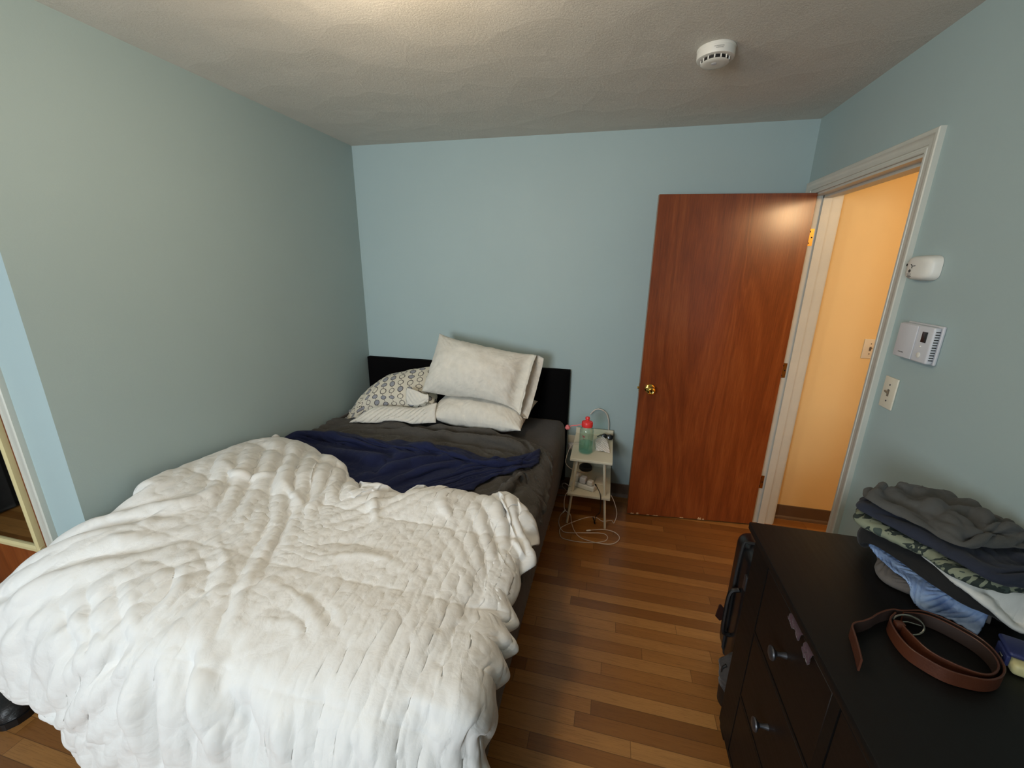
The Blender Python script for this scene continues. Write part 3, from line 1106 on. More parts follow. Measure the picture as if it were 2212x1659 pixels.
M_duv = duvet_mat()
rows = [
    [(-1.79, 1.78, .66), (-1.62, 1.80, .63), (-1.33, 1.68, .625), (-1.0, 1.45, .62), (-.72, 1.55, .625), (-.42, 1.60, .62), (-.235, 1.40, .57)],
    [(-1.79, 1.66, .74), (-1.62, 1.69, .72), (-1.36, 1.58, .70), (-1.0, 1.37, .685), (-.74, 1.45, .69), (-.42, 1.47, .685), (-.195, 1.26, .55)],
    [(-1.79, 1.35, .775), (-1.6, 1.33, .745), (-1.36, 1.25, .70), (-1.03, 1.17, .68), (-.74, 1.2, .675), (-.42, 1.18, .67), (-.185, 1.10, .51)],
    [(-1.79, 1.07, .78), (-1.6, 1.06, .745), (-1.36, 1.02, .70), (-1.03, .98, .68), (-.74, .98, .675), (-.42, .97, .665), (-.18, .96, .47)],
    [(-1.965, .84, .58), (-1.72, .80, .72), (-1.4, .77, .69), (-1.05, .76, .67), (-.74, .76, .665), (-.42, .76, .655), (-.175, .82, .42)],
    [(-1.99, .72, .50), (-1.80, .65, .61), (-1.42, .62, .615), (-1.05, .61, .61), (-.74, .61, .60), (-.42, .62, .59), (-.18, .70, .37)],
    [(-1.97, .65, .38), (-1.81, .585, .40), (-1.47, .56, .36), (-1.05, .55, .33), (-.74, .55, .33), (-.42, .55, .33), (-.19, .60, .28)],
    [(-1.95, .63, .285), (-1.79, .60, .275), (-1.50, .57, .17), (-1.05, .54, .06), (-.74, .54, .06), (-.42, .54, .07), (-.20, .57, .11)],
]
DN, DM = 230, 230
rows = [r[:3] + [tuple(.6 * np.array(r[2]) + .4 * np.array(r[3]))] + r[3:] for r in rows]
rcol = [(-.250, 1.40, .60), (-.232, 1.28, .60), (-.228, 1.10, .575), (-.222, .96, .55), (-.208, .82, .50), (-.198, .70, .42), (-.192, .60, .28), (-.195, .57, .11)]
rows = [r[:-1] + [c_] for r, c_ in zip(rows, rcol)]
rows[-1][0], rows[-1][1], rows[-1][2], rows[-1][3] = (-1.95, .63, .31), (-1.79, .60, .325), (-1.53, .575, .29), (-1.40, .55, .09)
rows[-2][3] = (-1.34, .55, .345)
G = cr_grid(rows, [0, .12, .27, .35, .48, .65, .86, 1], [0, .07, .26, .44, .60, .70, .85, 1], DN, DM)
u_ = np.linspace(0, 1, DN)[:, None]
v_ = np.linspace(0, 1, DM)[None, :]
# hand-placed folds: puffs and creases along the head edge, long drag folds, hanging folds at the foot
FEATS = [
    (.022, .085, [(495, 985), (560, 982), (620, 972)]), (.016, .085, [(350, 1045), (460, 1022)]), (.018, .075, [(655, 985), (690, 1040)]),
    (-.036, .014, [(480, 1000), (515, 1028), (570, 1030), (622, 1010)]), (-.026, .013, [(300, 1100), (390, 1092), (450, 1070), (515, 1032)]),
    (-.022, .012, [(120, 1185), (260, 1160), (340, 1115), (395, 1092)]), (-.03, .013, [(632, 1008), (612, 1050), (640, 1075), (655, 1100)]),
    (-.026, .013, [(722, 1050), (690, 1080), (650, 1115)]), (-.032, .013, [(815, 1060), (805, 1090), (812, 1130)]), (-.03, .013, [(975, 1060), (955, 1090), (968, 1112)]),
    (.011, .016, [(600, 1100), (555, 1170), (515, 1240), (480, 1330), (450, 1420)]), (-.012, .011, [(625, 1100), (578, 1180), (540, 1240), (508, 1330), (478, 1390)]),
    (.014, .013, [(640, 1090), (610, 1140), (585, 1200), (560, 1260)]),
    (.014, .014, [(300, 1205), (375, 1222), (362, 1270), (320, 1325)]), (-.018, .012, [(398, 1228), (388, 1268), (342, 1328)]),
    (.020, .015, [(120, 1290), (150, 1360), (172, 1440)]), (.020, .015, [(183, 1250), (190, 1330), (205, 1440)]), (-.018, .014, [(160, 1300), (178, 1370), (190, 1450)]),
    (.020, .018, [(240, 1370), (245, 1480), (262, 1600)]), (.022, .020, [(330, 1430), (330, 1540), (345, 1640)]), (-.020, .018, [(285, 1420), (292, 1520), (305, 1620)]),
    (.034, .022, [(405, 1370), (405, 1480), (420, 1620)]), (-.034, .020, [(432, 1400), (446, 1500), (485, 1630)]), (.020, .025, [(490, 1480), (530, 1560), (560, 1650)]),
    (.016, .020, [(70, 1232), (200, 1190), (330, 1180), (400, 1150)]), (-.014, .014, [(30, 1300), (120, 1235), (250, 1210)]),
    (.006, .016, [(600, 1262), (690, 1300), (740, 1385)]), (-.008, .011, [(560, 1250), (650, 1290), (700, 1370)]), (-.007, .010, [(560, 1335), (640, 1345), (645, 1400)]),
    (.005, .012, [(560, 1310), (640, 1325), (665, 1380)]), (.012, .014, [(250, 1240), (262, 1330), (270, 1400)]), (-.012, .012, [(280, 1250), (292, 1330), (300, 1400)]),
    (.012, .013, [(420, 1180), (450, 1230), (430, 1300)]), (-.012, .012, [(470, 1170), (490, 1215), (455, 1290)]), (.012, .016, [(660, 1180), (760, 1170), (830, 1190)]),
    (-.012, .014, [(690, 1205), (780, 1200), (860, 1215)]), (.016, .03, [(700, 1460), (690, 1560), (700, 1650)]), (-.016, .022, [(600, 1470), (610, 1560), (640, 1650)]),
    (-.012, .02, [(820, 1500), (800, 1580), (790, 1650)]), (.012, .02, [(860, 1540), (870, 1600), (880, 1655)]), (-.010, .014, [(940, 1545), (950, 1600), (960, 1655)]), (.010, .014, [(985, 1555), (1000, 1610), (1010, 1655)]),
]
left = 1 / (1 + np.exp((u_ - .66) / .06))
rim = 1 / (1 + np.exp((.93 - u_) / .02))
UV = uvs_rest(G)
H = folds(G, FEATS) + folds(G, [f for f in FEATS if f[2][-1][1] > 1430]) * .9
G2 = G + normals(G) * (H * .45)[..., None]
sc = np.abs(np.sin(PI * UV[..., 1] / .150 + 1.1 * np.sin(11 * v_ + 1))) * (.75 + .35 * np.sin(17 * v_))
G2[..., 0] += (sc - .6) * .03 * rim
# coarse cloth: broad drag folds running down the bed
CN, CM = 92, 92
ul, vl = np.linspace(0, 1, CN)[:, None], np.linspace(0, 1, CM)[None, :]
lc = 1 / (1 + np.exp((ul - .66) / .06)) * np.ones_like(vl)
X = relax(upsample(G2, CN, CM), 1.0 + .050 * lc, 1.0 + .022 * lc, it=170, kg=.03, kb=.30, seed=9, amp=.010, wl=5, grav=.0003, sub=2, far=4, kfar=.10, collide=bed_collide(.034, side=.006))
# finer cloth: small wrinkles riding on the broad ones
X = upsample(smooth(X, 1), DN, DM)
X = relax(X, 1.0 + .014 * (left + .12) * np.ones_like(v_), 1.0 + .014 * (left + .12) * np.ones_like(v_), it=50, kg=.07, kb=.30, seed=19, amp=.0035, wl=7, grav=.0001, sub=2, far=5, kfar=.10, collide=bed_collide(.034, side=.006))
X = smooth(X, 2)
rimw = rim * np.ones_like(v_)
X[..., 0] += (.004 + .036 * (sc - .45)) * rimw
# finer cloth: sharp creases and crumples on a denser grid
HN, HM = 380, 380
X = upsample(X, HN, HM)
G = upsample(G, HN, HM)
left2 = upsample((left * np.ones_like(v_))[..., None], HN, HM)[..., 0]


def ridged(n, m, wu, wv, seed, sharp=.5):
    f = fnoise(n, m, wu, wv, seed)
    return np.exp(-np.abs(f) / sharp)


patch = np.clip(.5 + .6 * fnoise(HN, HM, 30, 30, 31), 0, 1)
crum = (ridged(HN, HM, 9, 15, 32, .35) - .4) * .007 * patch + (ridged(HN, HM, 14, 10, 33, .3) - .35) * .006 * (1 - patch)
crum += fnoise(HN, HM, 4, 6, 34) * .0012
stU = uvs_rest(G)[..., 0]
stripe = np.clip(np.sin(2 * PI * stU / .050), -.2, 1) * np.clip(.55 + .45 * fnoise(HN, HM, 3, 9, 35), 0, 1.2)
hang = 1 / (1 + np.exp((.64 - np.linspace(0, 1, HM)[None, :]) / .05))
H2 = (fnoise(HN, HM, 8, 46, 36) * .0055 + ridged(HN, HM, 9, 40, 37, .3) * .006) * hang * (.35 + .65 * left2) + stripe * (.0062 - .0040 * left2) + folds(G, [f for f in FEATS if f[1] < .026]) * .55 + crum * (.10 + .32 * left2)
X = X + normals(smooth(X, 6)) * H2[..., None]
X = smooth(X, 1)
DN, DM = HN, HM
u_ = np.linspace(0, 1, DN)[:, None]
v_ = np.linspace(0, 1, DM)[None, :]
UV = uvs_rest(G)
# quilting: puffed boxes between stitched lines (measured from the crest at the foot), thin lens at the border
arc = np.concatenate([np.zeros((DN, 1)), np.cumsum(np.linalg.norm(np.diff(G, axis=1), axis=2), axis=1)], 1)
jc = int(.70 * (DM - 1))
V = arc - arc[:, jc:jc + 1]
U = UV[..., 0] * np.ones((1, DM))
UV = np.stack([U, V], -1)
Ul = U.max()


def seam(q, pos):
    pos = np.array(pos)
    k = np.clip(np.searchsorted(pos, q) - 1, 0, len(pos) - 2)
    t = np.clip((q - pos[k]) / (pos[k + 1] - pos[k]), 0, 1)
    return np.sin(PI * t)


pu = np.clip(seam(U, [-.01, .37, .72, 1.07, 1.415, Ul + .01]), 0, 1)
pv = np.clip(seam(V, [-1.34, -1.0, -.67, -.345, -.02, .30, .62, .95]), 0, 1)
puff = pu ** np.where(V < -.66, .8, .45) * pv ** .4
bor = np.arange(DM)[None, :] * 1.0
ed = np.minimum(np.minimum(U, Ul - U), np.minimum(arc, arc[:, -1:] - arc))
lens = np.sqrt(np.clip(1 - (1 - np.clip(ed / .045, 0, 1)) ** 2, 0, 1))
rowamp = .030 + .055 * np.exp(-((V + .95) / .28) ** 2)
thick = (.020 + rowamp * puff) * lens + .002
duv = sheet_mesh('duvet', X, M_duv, uv=UV, puff=thick, low=.28, over=[fs, flat, blanket], gap=.009, zmin=.45)
tag(duv, 'white quilted duvet with woven stripes heaped over the foot of the bed', 'duvet')
# ================================================================ pillows
M_pil = cloth_mat('white pillowcase', (228, 223, 212), .85, .42, 9, .1)


def pattern_mat():
    t = NT('bead string print')
    s = t.sep(t.coord('UV'))
    px, py = .064, .056
    wob = t.noise(t.coord('UV'), 5, 2)
    uu = t.math('DIVIDE', t.math('ADD', s[0], t.math('MULTIPLY', wob, .02)), px)
    col_ = t.math('FLOOR', uu)
    wn = t.n('ShaderNodeTexWhiteNoise', noise_dimensions='1D')
    t.set(wn.inputs['W'], col_)
    vv = t.math('ADD', t.math('DIVIDE', s[1], py), t.math('MULTIPLY', wn.outputs['Value'], 3.0))
    row = t.math('FLOOR', vv)
    fx = t.math('MULTIPLY', t.math('SUBTRACT', t.math('FRACT', uu), .5), px)
    fy = t.math('MULTIPLY', t.math('SUBTRACT', t.math('FRACT', vv), .5), py)
    w2 = t.n('ShaderNodeTexWhiteNoise', noise_dimensions='2D')
    t.set(w2.inputs['Vector'], t.comb(col_, row, 0.0))
    rnd = w2.outputs['Value']
    asp = t.math('ADD', .85, t.math('MULTIPLY', rnd, .45))
    d = t.math('SQRT', t.math('ADD', t.math('POWER', t.math('ABSOLUTE', fx), 2.0), t.math('POWER', t.math('ABSOLUTE', t.math('MULTIPLY', fy, asp)), 2.0)))
    R = .0195
    ring = t.math('LESS_THAN', t.math('ABSOLUTE', t.math('SUBTRACT', d, R)), .0024)
    line = t.math('MULTIPLY', t.math('LESS_THAN', t.math('ABSOLUTE', fx), .0016), t.math('GREATER_THAN', d, R))
    fill = t.math('MULTIPLY', t.math('LESS_THAN', d, R), t.math('GREATER_THAN', t.math('FRACT', t.math('MULTIPLY', rnd, 7.0)), .6))
    base = lin((222, 214, 196))
    c = t.mix(fill, base, lin((152, 152, 158)))
    c = t.mix(t.math('MAXIMUM', ring, line), c, lin((74, 66, 62)))
    nr = t.bump(t.noise(t.coord('UV'), 10, 4, .6, .6), .2, .02)
    return t.fin(c, .85, nr, Sheen_Weight=.1)


M_pat = pattern_mat()


def sagtip(a, b, x, y):
    return x, y + .05 * np.clip(-a, 0, 1) ** 2 * 0


p1 = pillow('pillow', .71, .44, .20, (-1.475, 2.525, .722), (.97, .10, .25), (-.16, .70, .66), M_pat, None, 51, bend=-.02, fu=1.04, warp=lambda a, b, x, y: (x, -.22 + (y + .22) * (1 - .62 * np.clip(-a, 0, 1) ** 1.5)), over=[fs, flat], clip=lambda F: (np.copyto(F[..., 1], np.where(F[..., 0] > -1.66, np.maximum(F[..., 1], 2.42), F[..., 1])), np.copyto(F[..., 0], np.minimum(F[..., 0], -1.138))))
tag(p1, 'patterned pillow with strings of outlined circles leaning at the left of the headboard', 'pillow')
# white cuff of the patterned case with its dark piping
rows = [[at(880, 838, y=2.40), at(895, 842, y=2.385), at(912, 850, y=2.38), at(924, 853, y=2.38)],
        [at(877, 850, y=2.395), at(893, 856, y=2.37), at(911, 862, y=2.365), at(927, 860, y=2.37)],
        [at(880, 872, y=2.375), at(895, 876, y=2.36), at(910, 873, y=2.36), at(924, 866, y=2.37)]]
G = cr_grid(rows, [0, .33, .66, 1], [0, .5, 1], 24, 18)
X = relax(G, 1.03, 1.03, it=40, kg=.05, kb=.2, seed=3, amp=.004, wl=5, grav=0)
cuff = sheet_mesh('pillowcase_cuff', X, M_pil, .010, p1, uvs_rest(G))
tubeobj('piping', spline([X[i, 9] + normals(X)[i, 9] * .006 for i in range(0, 24, 4)] + [X[23, 5]], 4), .0018, plain('dark piping', (50, 44, 42), .8), cuff)

p2 = pillow('pillow', .66, .46, .25, (-.805, 2.545, .695), (.995, -.05, -.02), (.04, 1.0, .10), M_pil, None, 61, fu=1.07, front=.5, amp=.010, over=[fs, flat], clip=lambda F: np.copyto(F[..., 0], np.maximum(F[..., 0], -1.132)))
tag(p2, 'white pillow lying flat under the tilted one, its case trailing left', 'pillow')
rows = [[(-1.590, 2.285, .640), (-1.50, 2.36, .700), (-1.36, 2.385, .712), (-1.22, 2.39, .715), (-1.08, 2.40, .760)],
        [(-1.615, 2.25, .628), (-1.50, 2.30, .682), (-1.36, 2.33, .690), (-1.22, 2.34, .690), (-1.07, 2.35, .72)],
        [(-1.635, 2.222, .618), (-1.51, 2.25, .628), (-1.37, 2.285, .630), (-1.23, 2.30, .632), (-1.06, 2.325, .65)]]
G = cr_grid(rows, [0, .22, .48, .74, 1], [0, .5, 1], 60, 26)
X = relax(G, 1.05, 1.04, it=50, kg=.04, kb=.2, seed=13, amp=.010, wl=5, grav=0)
ed = np.minimum(np.minimum(np.arange(60)[:, None], 59 - np.arange(60)[:, None]) / 8, np.minimum(np.arange(26)[None, :], 25 - np.arange(26)[None, :]) / 6)
sheet_mesh('pillowcase_end', X, M_pil, parent=p2, over=[fs, flat], gap=.006, uv=uvs_rest(G), puff=.004 + .026 * np.sqrt(np.clip(ed, 0, 1)))

p3 = pillow('pillow', .66, .42, .29, (-.845, 2.510, .955), (.985, -.02, -.155), (.10, .50, .80), M_pil, None, 71, flap=.24, fu=1.06, sag=.03, front=.52, amp=.010, over=[p2])
tag(p3, 'white pillow propped highest against the headboard, open case end at its right', 'pillow')

# ================================================================ shoe under the duvet corner
sh = thing('shoe', 'black leather shoe on the floor under the duvet corner', 'shoe', (-2.085, .69, 0))
M_leather = NT('black creased leather')
v_l = M_leather.coord()
nl = M_leather.bump(M_leather.noise(M_leather.scale(v_l, (1, 1, 3)), 40, 3, .6), .5, .006)
M_leather = M_leather.fin(lin((30, 28, 28)), .42, nl)
n_, m_ = 40, 28
th = np.linspace(0, 1, n_)[:, None]
ph = np.linspace(-PI / 2, PI / 2, m_)[None, :]
# toe towards the camera's right: length axis d, half width w, height h along the sole
d_ = np.array([.93, -.36, 0])
d_ /= np.linalg.norm(d_)
s_d = np.array([-d_[1], d_[0], 0])
Lsh = .24
wv = .047 * np.sqrt(np.clip(1 - (2 * th - 1) ** 8, 0, 1)) * (1 - .18 * np.exp(-((th - .35) / .2) ** 2))
hv = (.055 + .05 * 1 / (1 + np.exp((th - .52) / .07))) * np.sqrt(np.clip(1 - (np.clip(th, .5, 1) * 2 - 1) ** 6, 0, 1)) * np.sqrt(np.clip(1 - (1 - np.clip(th * 8, 0, 1)) ** 2, 0, 1))
Ps = (np.array([-2.085, .69, .028]) + (th * Lsh - Lsh * .62)[..., None] * d_ + (wv * np.sin(ph))[..., None] * s_d + (hv * np.cos(ph) ** .8)[..., None] * np.array([0, 0, 1.0]))
Pb = Ps.copy()
Pb[..., 2] = .027
two_sided('upper', Ps, Pb, M_leather, sh, np.stack(np.broadcast_arrays(th * .3, ph * .05), -1))
sole = Ps.copy()
cen = sole.mean((0, 1))
bm = bmesh.new()
ring = [Ps[i, 0] for i in range(n_)] + [Ps[i, -1] for i in range(n_ - 1, -1, -1)]
ring = [(cen[0] + (p[0] - cen[0]) * 1.05, cen[1] + (p[1] - cen[1]) * 1.05) for p in ring[1:-1]]
prism(bm, ring, 'z', 0.0, .027)
obj('sole', bm, M_black, sh)
# ================================================================ bedside table and what is on it
M_tab = plain('beige painted metal', (214, 208, 186), .5)
M_cable = plain('white cable', (216, 206, 196), .5)
TX0, TX1, TY0, TY1, TZ = -.183, .078, 2.385, 2.805, .480
SZ = .236
tb = thing('side_table', 'small beige two tier metal table between the bed and the door', 'table', (-.05, 2.6, 0))


def tray(z, x0, x1, y0, y1, lip):
    bm = bmesh.new()
    # sheet with a rolled front edge, low side rims and a raised back
    pr = [(y0, z - .018), (y0 - .002, z - .012), (y0 - .001, z - .003), (y0 + .004, z), (y1 - .012, z), (y1 - .004, z + .006), (y1, z + lip), (y1 + .004, z + lip), (y1 + .003, z - .002), (y1 - .006, z - .010), (y0 + .010, z - .010), (y0 + .006, z - .018)]
    prism(bm, pr, 'x', x0, x1)
    bmesh.ops.bevel(bm, geom=[e for e in bm.edges if abs(e.verts[0].co.x - e.verts[1].co.x) < 1e-5 and abs(e.verts[0].co.y - e.verts[1].co.y) < .02], offset=.0012, segments=1, affect='EDGES')
    return bm


obj('table_top', tray(TZ, TX0, TX1, TY0, TY1, .045), M_tab, tb, 'auto')
obj('shelf', tray(SZ, TX0 - .005, TX1 + .004, TY0 - .005, TY1 - .002, .045), M_tab, tb, 'auto')
for (xt, xb) in ((TX0 + .046, TX0 + .002), (TX1 - .050, TX1 - .012)):
    for (yt, yb2) in ((TY0 + .03, TY0 + .018), (TY1 - .02, TY1 - .012)):
        bm = bmesh.new()
        tube(bm, [(xb, yb2, 0), (xt, yt, TZ - .006)], [.0075, .009], 12)
        obj('leg', bm, M_tab, tb, 'auto')
for y in (TY0 + .022, TY1 - .016):
    if y > 2.6:
        tubeobj('crossbar', [(TX0 + .018, y, .10), (TX1 - .022, y, .10)], .006, M_tab, tb)

# water bottle
bt = thing('water_bottle', 'teal translucent water bottle with a red cap on the bedside table', 'bottle', (-.095, 2.50, TZ))


def clear_mat(name, tint, gloss=.10):
    """thin clear plastic or water: tinted see-through with a reflection that grows towards the rim"""
    t = NT(name)
    out = t.t.nodes['Material Output']
    tr = t.n('ShaderNodeBsdfTransparent')
    tr.inputs[0].default_value = (*tint, 1)
    gl = t.n('ShaderNodeBsdfGlossy')
    gl.inputs['Roughness'].default_value = .08
    lw = t.n('ShaderNodeLayerWeight')
    lw.inputs['Blend'].default_value = .25
    mx = t.n('ShaderNodeMixShader')
    t.set(mx.inputs[0], t.math('ADD', gloss * .4, t.math('MULTIPLY', lw.outputs['Facing'], gloss * 2.2)))
    t.t.links.new(tr.outputs[0], mx.inputs[1])
    t.t.links.new(gl.outputs[0], mx.inputs[2])
    t.t.links.new(mx.outputs[0], out.inputs['Surface'])
    return t.m


M_teal = clear_mat('teal clear plastic', (.90, .97, .955))
M_water = clear_mat('teal tinted water', (.78, .955, .92), .06)
M_red = plain('red plastic', (236, 62, 62), .35)
M_pink = plain('pale red plastic', (232, 128, 128), .4)
TM = Matrix.Translation((-.095, 2.50, TZ + .001))
bm = bmesh.new()
lathe(bm, [(0, .003), (.040, .0), (.0455, .006), (.0455, .150), (.043, .163), (.034, .172), (.031, .176), (.031, .186), (.028, .186), (.0285, .175), (.040, .161), (.0432, .15), (.0432, .008), (.038, .004), (0, .0055)], 40, TM)
obj('bottle_body', bm, M_teal, bt, 'auto')
bm = bmesh.new()
lathe(bm, [(0, .007), (.037, .007), (.0424, .011), (.0424, .070), (0, .070)], 40, TM)
obj('water', bm, M_water, bt, 'auto')
bm = bmesh.new()
lathe(bm, [(0, .178), (.0345, .178), (.0355, .182), (.0355, .205), (.033, .210), (.020, .216), (.012, .219), (.0115, .226), (.0145, .228), (.0145, .238), (.011, .2425), (0, .243)], 40, TM)
for k in range(24):
    pass
cap = obj('cap', bm, M_red, bt, 'auto')
tp = spline([(-.128, 2.496, TZ + .193), (-.158, 2.488, TZ + .184), (-.185, 2.480, TZ + .182), (-.203, 2.474, TZ + .178)], 6)
st_ = tubeobj('cap_strap', tp, .0035, M_pink, bt)
bm = bmesh.new()
lathe(bm, [(0, -.017), (.009, -.016), (.016, -.004), (.017, .004), (.013, .010), (0, .011)], 20, Matrix.Translation((-.214, 2.470, TZ + .172)) @ Matrix.Rotation(.9, 4, 'Y'))
obj('spout_cover', bm, M_pink, st_, 'auto')
# faded print on the bottle: two short curved bars and specks
bm = bmesh.new()
for (z0, z1, a0, a1) in ((.118, .128, -2.05, -1.75), (.126, .131, -2.15, -1.95), (.106, .110, -1.95, -1.8)):
    for k in range(6):
        q0, q1 = a0 + (a1 - a0) * k / 6, a0 + (a1 - a0) * (k + 1) / 6
        vs = [bm.verts.new((-.095 + .0459 * math.cos(q), 2.5 + .0459 * math.sin(q), TZ + z)) for q, z in ((q0, z0), (q1, z0), (q1, z1), (q0, z1))]
        bm.faces.new(vs)
obj('print', bm, plain('faded red print', (150, 84, 80), .6), bt)

# crumpled tissue
M_tis = cloth_mat('white tissue', (236, 230, 224), .9, .3, 40, .0)
rows = [[at(1281, 942, y=2.70), at(1300, 944, y=2.71), at(1312, 950, y=2.70)], [at(1283, 955, y=2.60), at(1300, 955, y=2.62), at(1312, 958, y=2.62)], [at(1284, 962, y=2.54), at(1300, 968, y=2.53), at(1315, 972, y=2.535)]]
rows = [[(p[0], p[1], TZ + .018 + .012 * ((i + j) % 2)) for j, p in enumerate(r)] for i, r in enumerate(rows)]
rows = [[(-.035, 2.70, TZ + .02), (.01, 2.715, TZ + .035), (.04, 2.69, TZ + .02)], [(-.038, 2.62, TZ + .035), (.005, 2.62, TZ + .028), (.048, 2.60, TZ + .03)], [(-.03, 2.535, TZ + .008), (.015, 2.52, TZ + .018), (.062, 2.515, TZ + .007)]]
G = cr_grid(rows, [0, .5, 1], [0, .5, 1], 36, 40)
X = relax(G, 1.10, 1.10, it=60, kg=.03, kb=.1, seed=17, amp=.008, wl=5, grav=.0002)
X[..., 2] = np.maximum(X[..., 2], TZ + .004)
o = sheet_mesh('tissue', X, M_tis, .0015, uv=uvs_rest(G))
tag(o, 'crumpled white tissue on the bedside table beside the bottle', 'tissue')

# black sunglasses, folded
sg = thing('sunglasses', 'folded black sunglasses at the back of the bedside table', 'sunglasses', (.03, 2.745, TZ))
for i, (x, y) in enumerate(((.018, 2.742), (.058, 2.735))):
    bm = bmesh.new()
    lathe(bm, [(0, -.006), (.014, -.006), (.019, -.003), (.0195, .001), (.016, .005), (0, .007)], 22, Matrix.Translation((x, y, TZ + .022)) @ Matrix.Rotation(PI / 2 - .35, 4, 'X'))
    obj('lens', bm, plain('smoked lens', (12, 12, 13), .15), sg, 'auto')
tubeobj('bridge', spline([(.034, 2.74, TZ + .03), (.038, 2.739, TZ + .033), (.042, 2.738, TZ + .03)], 4), .003, M_black, sg)
for y0, dx in ((2.752, 0), (2.758, .003)):
    tubeobj('temple', spline([(.078, y0 - .008, TZ + .03), (.04, y0, TZ + .027), (-.005 + dx, y0 + .004, TZ + .022), (-.03, y0 + .002, TZ + .008)], 5), .0035, M_black, sg)

# lower shelf: power strip with chargers, puck, card box
ps = thing('power_strip', 'white power strip crowded with chargers on the lower shelf', 'power strip', (-.10, 2.47, SZ))
RZ = Matrix.Translation((-.095, 2.475, SZ + .001)) @ Matrix.Rotation(-.35, 4, 'Z')


def rbx(name, x0, x1, y0, y1, z0, z1, mat, par, bev, mt):
    bm = bmesh.new()
    box(bm, x0, x1, y0, y1, z0, z1, bev, 3)
    bmesh.ops.transform(bm, matrix=mt, verts=bm.verts)
    return obj(name, bm, mat, par, 'auto')


rbx('strip_body', -.075, .085, -.028, .028, .0, .034, M_white, ps, .008, RZ)
rbx('charger', -.062, -.030, -.020, .024, .0345, .086, M_white, ps, .006, RZ)
rbx('charger', -.020, .022, -.024, .020, .0345, .078, M_white2, ps, .008, RZ)
rbx('charger', .034, .068, -.022, .016, .0345, .066, M_white, ps, .006, RZ)
rbx('outlet_hole', .071, .073, -.006, .006, .0342, .0352, M_dark, ps, 0, RZ)
bm = bmesh.new()
lathe(bm, [(0, 0), (.040, 0), (.046, .004), (.046, .022), (.041, .028), (0, .029)], 32, Matrix.Translation((-.095, 2.735, SZ + .001)))
o = obj('charging_puck', bm, plain('dark grey fabric puck', (40, 42, 44), .7), None, 'auto')
tag(o, 'round black puck at the back of the lower shelf', 'charger')
cb = thing('wall_plate', 'flat white plate with two black spots on the lower shelf', 'plate', (.03, 2.60, SZ))
RZ2 = Matrix.Translation((.022, 2.585, SZ + .001)) @ Matrix.Rotation(-.1, 4, 'Z')
rbx('plate_body', -.040, .036, -.055, .055, 0, .008, M_ivory, cb, .003, RZ2)
rbx('socket_hole', .012, .026, -.026, -.010, .0078, .009, M_dark, cb, 0, RZ2)
rbx('socket_hole', .010, .026, .018, .034, .0078, .009, M_dark, cb, 0, RZ2)

# outlet on the wall behind the bed corner with a plug in it
ot = thing('wall_outlet', 'ivory wall outlet between the headboard and the bedside table', 'outlet', (-.205, YB, .40))
bx('cover_plate', -.243, -.170, YB - .006, YB - .0005, .335, .450, M_ivory, ot, .003)
bx('plug', -.235, -.180, YB - .045, YB - .0065, .350, .395, M_white2, ot, .006)

# cables
tubeobj_ = tubeobj
def cable(name, label, pts, r, mat, tip=None, tipmat=None):
    bm = bmesh.new()
    P = spline(pts, 8)
    tube(bm, P, r, 8)
    o = obj(name, bm, mat, None, 'auto')
    tag(o, label, 'cable')
    if tip:
        for (i, ln, rr) in tip:
            a = Vector(P[i])
            b = Vector(P[i + (3 if i == 0 else -3)])
            d = (a - b).normalized()
            bm = bmesh.new()
            tube(bm, [a - d * .004, a + d * ln * .7, a + d * ln], [rr, rr, rr * .55], 10)
            obj('connector', bm, tipmat or M_white, o, 'auto')
    return o


r_ = .0024
fl = lambda px, py, z=.003: tuple(at(px, py, z=z))
cable('charging_cable', 'white charging cable looping from the shelf corner across the floor', [(TX1 + .010, 2.44, .226), (TX1 + .035, 2.45, .17), (TX1 + .058, 2.47, .08), (TX1 + .045, 2.46, .012), fl(1320, 1124), fl(1302, 1126), fl(1288, 1118), fl(1272, 1117), fl(1250, 1123), fl(1218, 1136), fl(1209, 1145), fl(1212, 1160), fl(1226, 1166), fl(1255, 1171), fl(1287, 1172), fl(1308, 1168), fl(1312, 1159), fl(1300, 1152), fl(1260, 1151), fl(1222, 1150), fl(1211, 1141), fl(1207, 1128), fl(1210, 1114), fl(1217, 1106, .02)], r_, M_cable, [(-1, .022, .0042)])
cable('charging_cable', 'white charging cable ending in a plug on the floor before the table', [(-.160, 2.362, .275), (-.196, 2.350, .235), (-.200, 2.375, .12), fl(1232, 1112, .11), fl(1234, 1126, .035), fl(1240, 1145, .0112), fl(1252, 1160, .0112), fl(1272, 1168, .0112), fl(1298, 1174, .0112), fl(1322, 1175, .0112), fl(1336, 1167, .0112), fl(1337, 1158, .0112), fl(1326, 1149, .0112), fl(1306, 1144, .0112), fl(1285, 1144.5, .0112), fl(1274, 1145.5, .0112)], r_, M_cable, [(-1, .024, .0055)])
cable('charging_cable', 'thin white cable running from the bottle down the table side', [(-.115, 2.60, TZ + .004), (-.165, 2.60, TZ + .012), (-.20, 2.57, TZ - .01), (-.222, 2.53, TZ - .09), (-.200, 2.50, .36), (-.14, 2.56, .30), (-.09, 2.63, .262), (-.045, 2.655, .2415)], .0020, M_cable)
cable('thick_cable', 'thick white cord arching up behind the bottle', [(-.09, 2.815, TZ + .15), (-.06, 2.815, TZ + .185), (-.02, 2.816, TZ + .192), (.02, 2.817, TZ + .165), (.040, 2.818, TZ + .11), (.045, 2.820, TZ + .052), (.046, 2.822, TZ - .03), (.046, 2.822, .36), (.04, 2.822, .125)], .0048, M_cable)
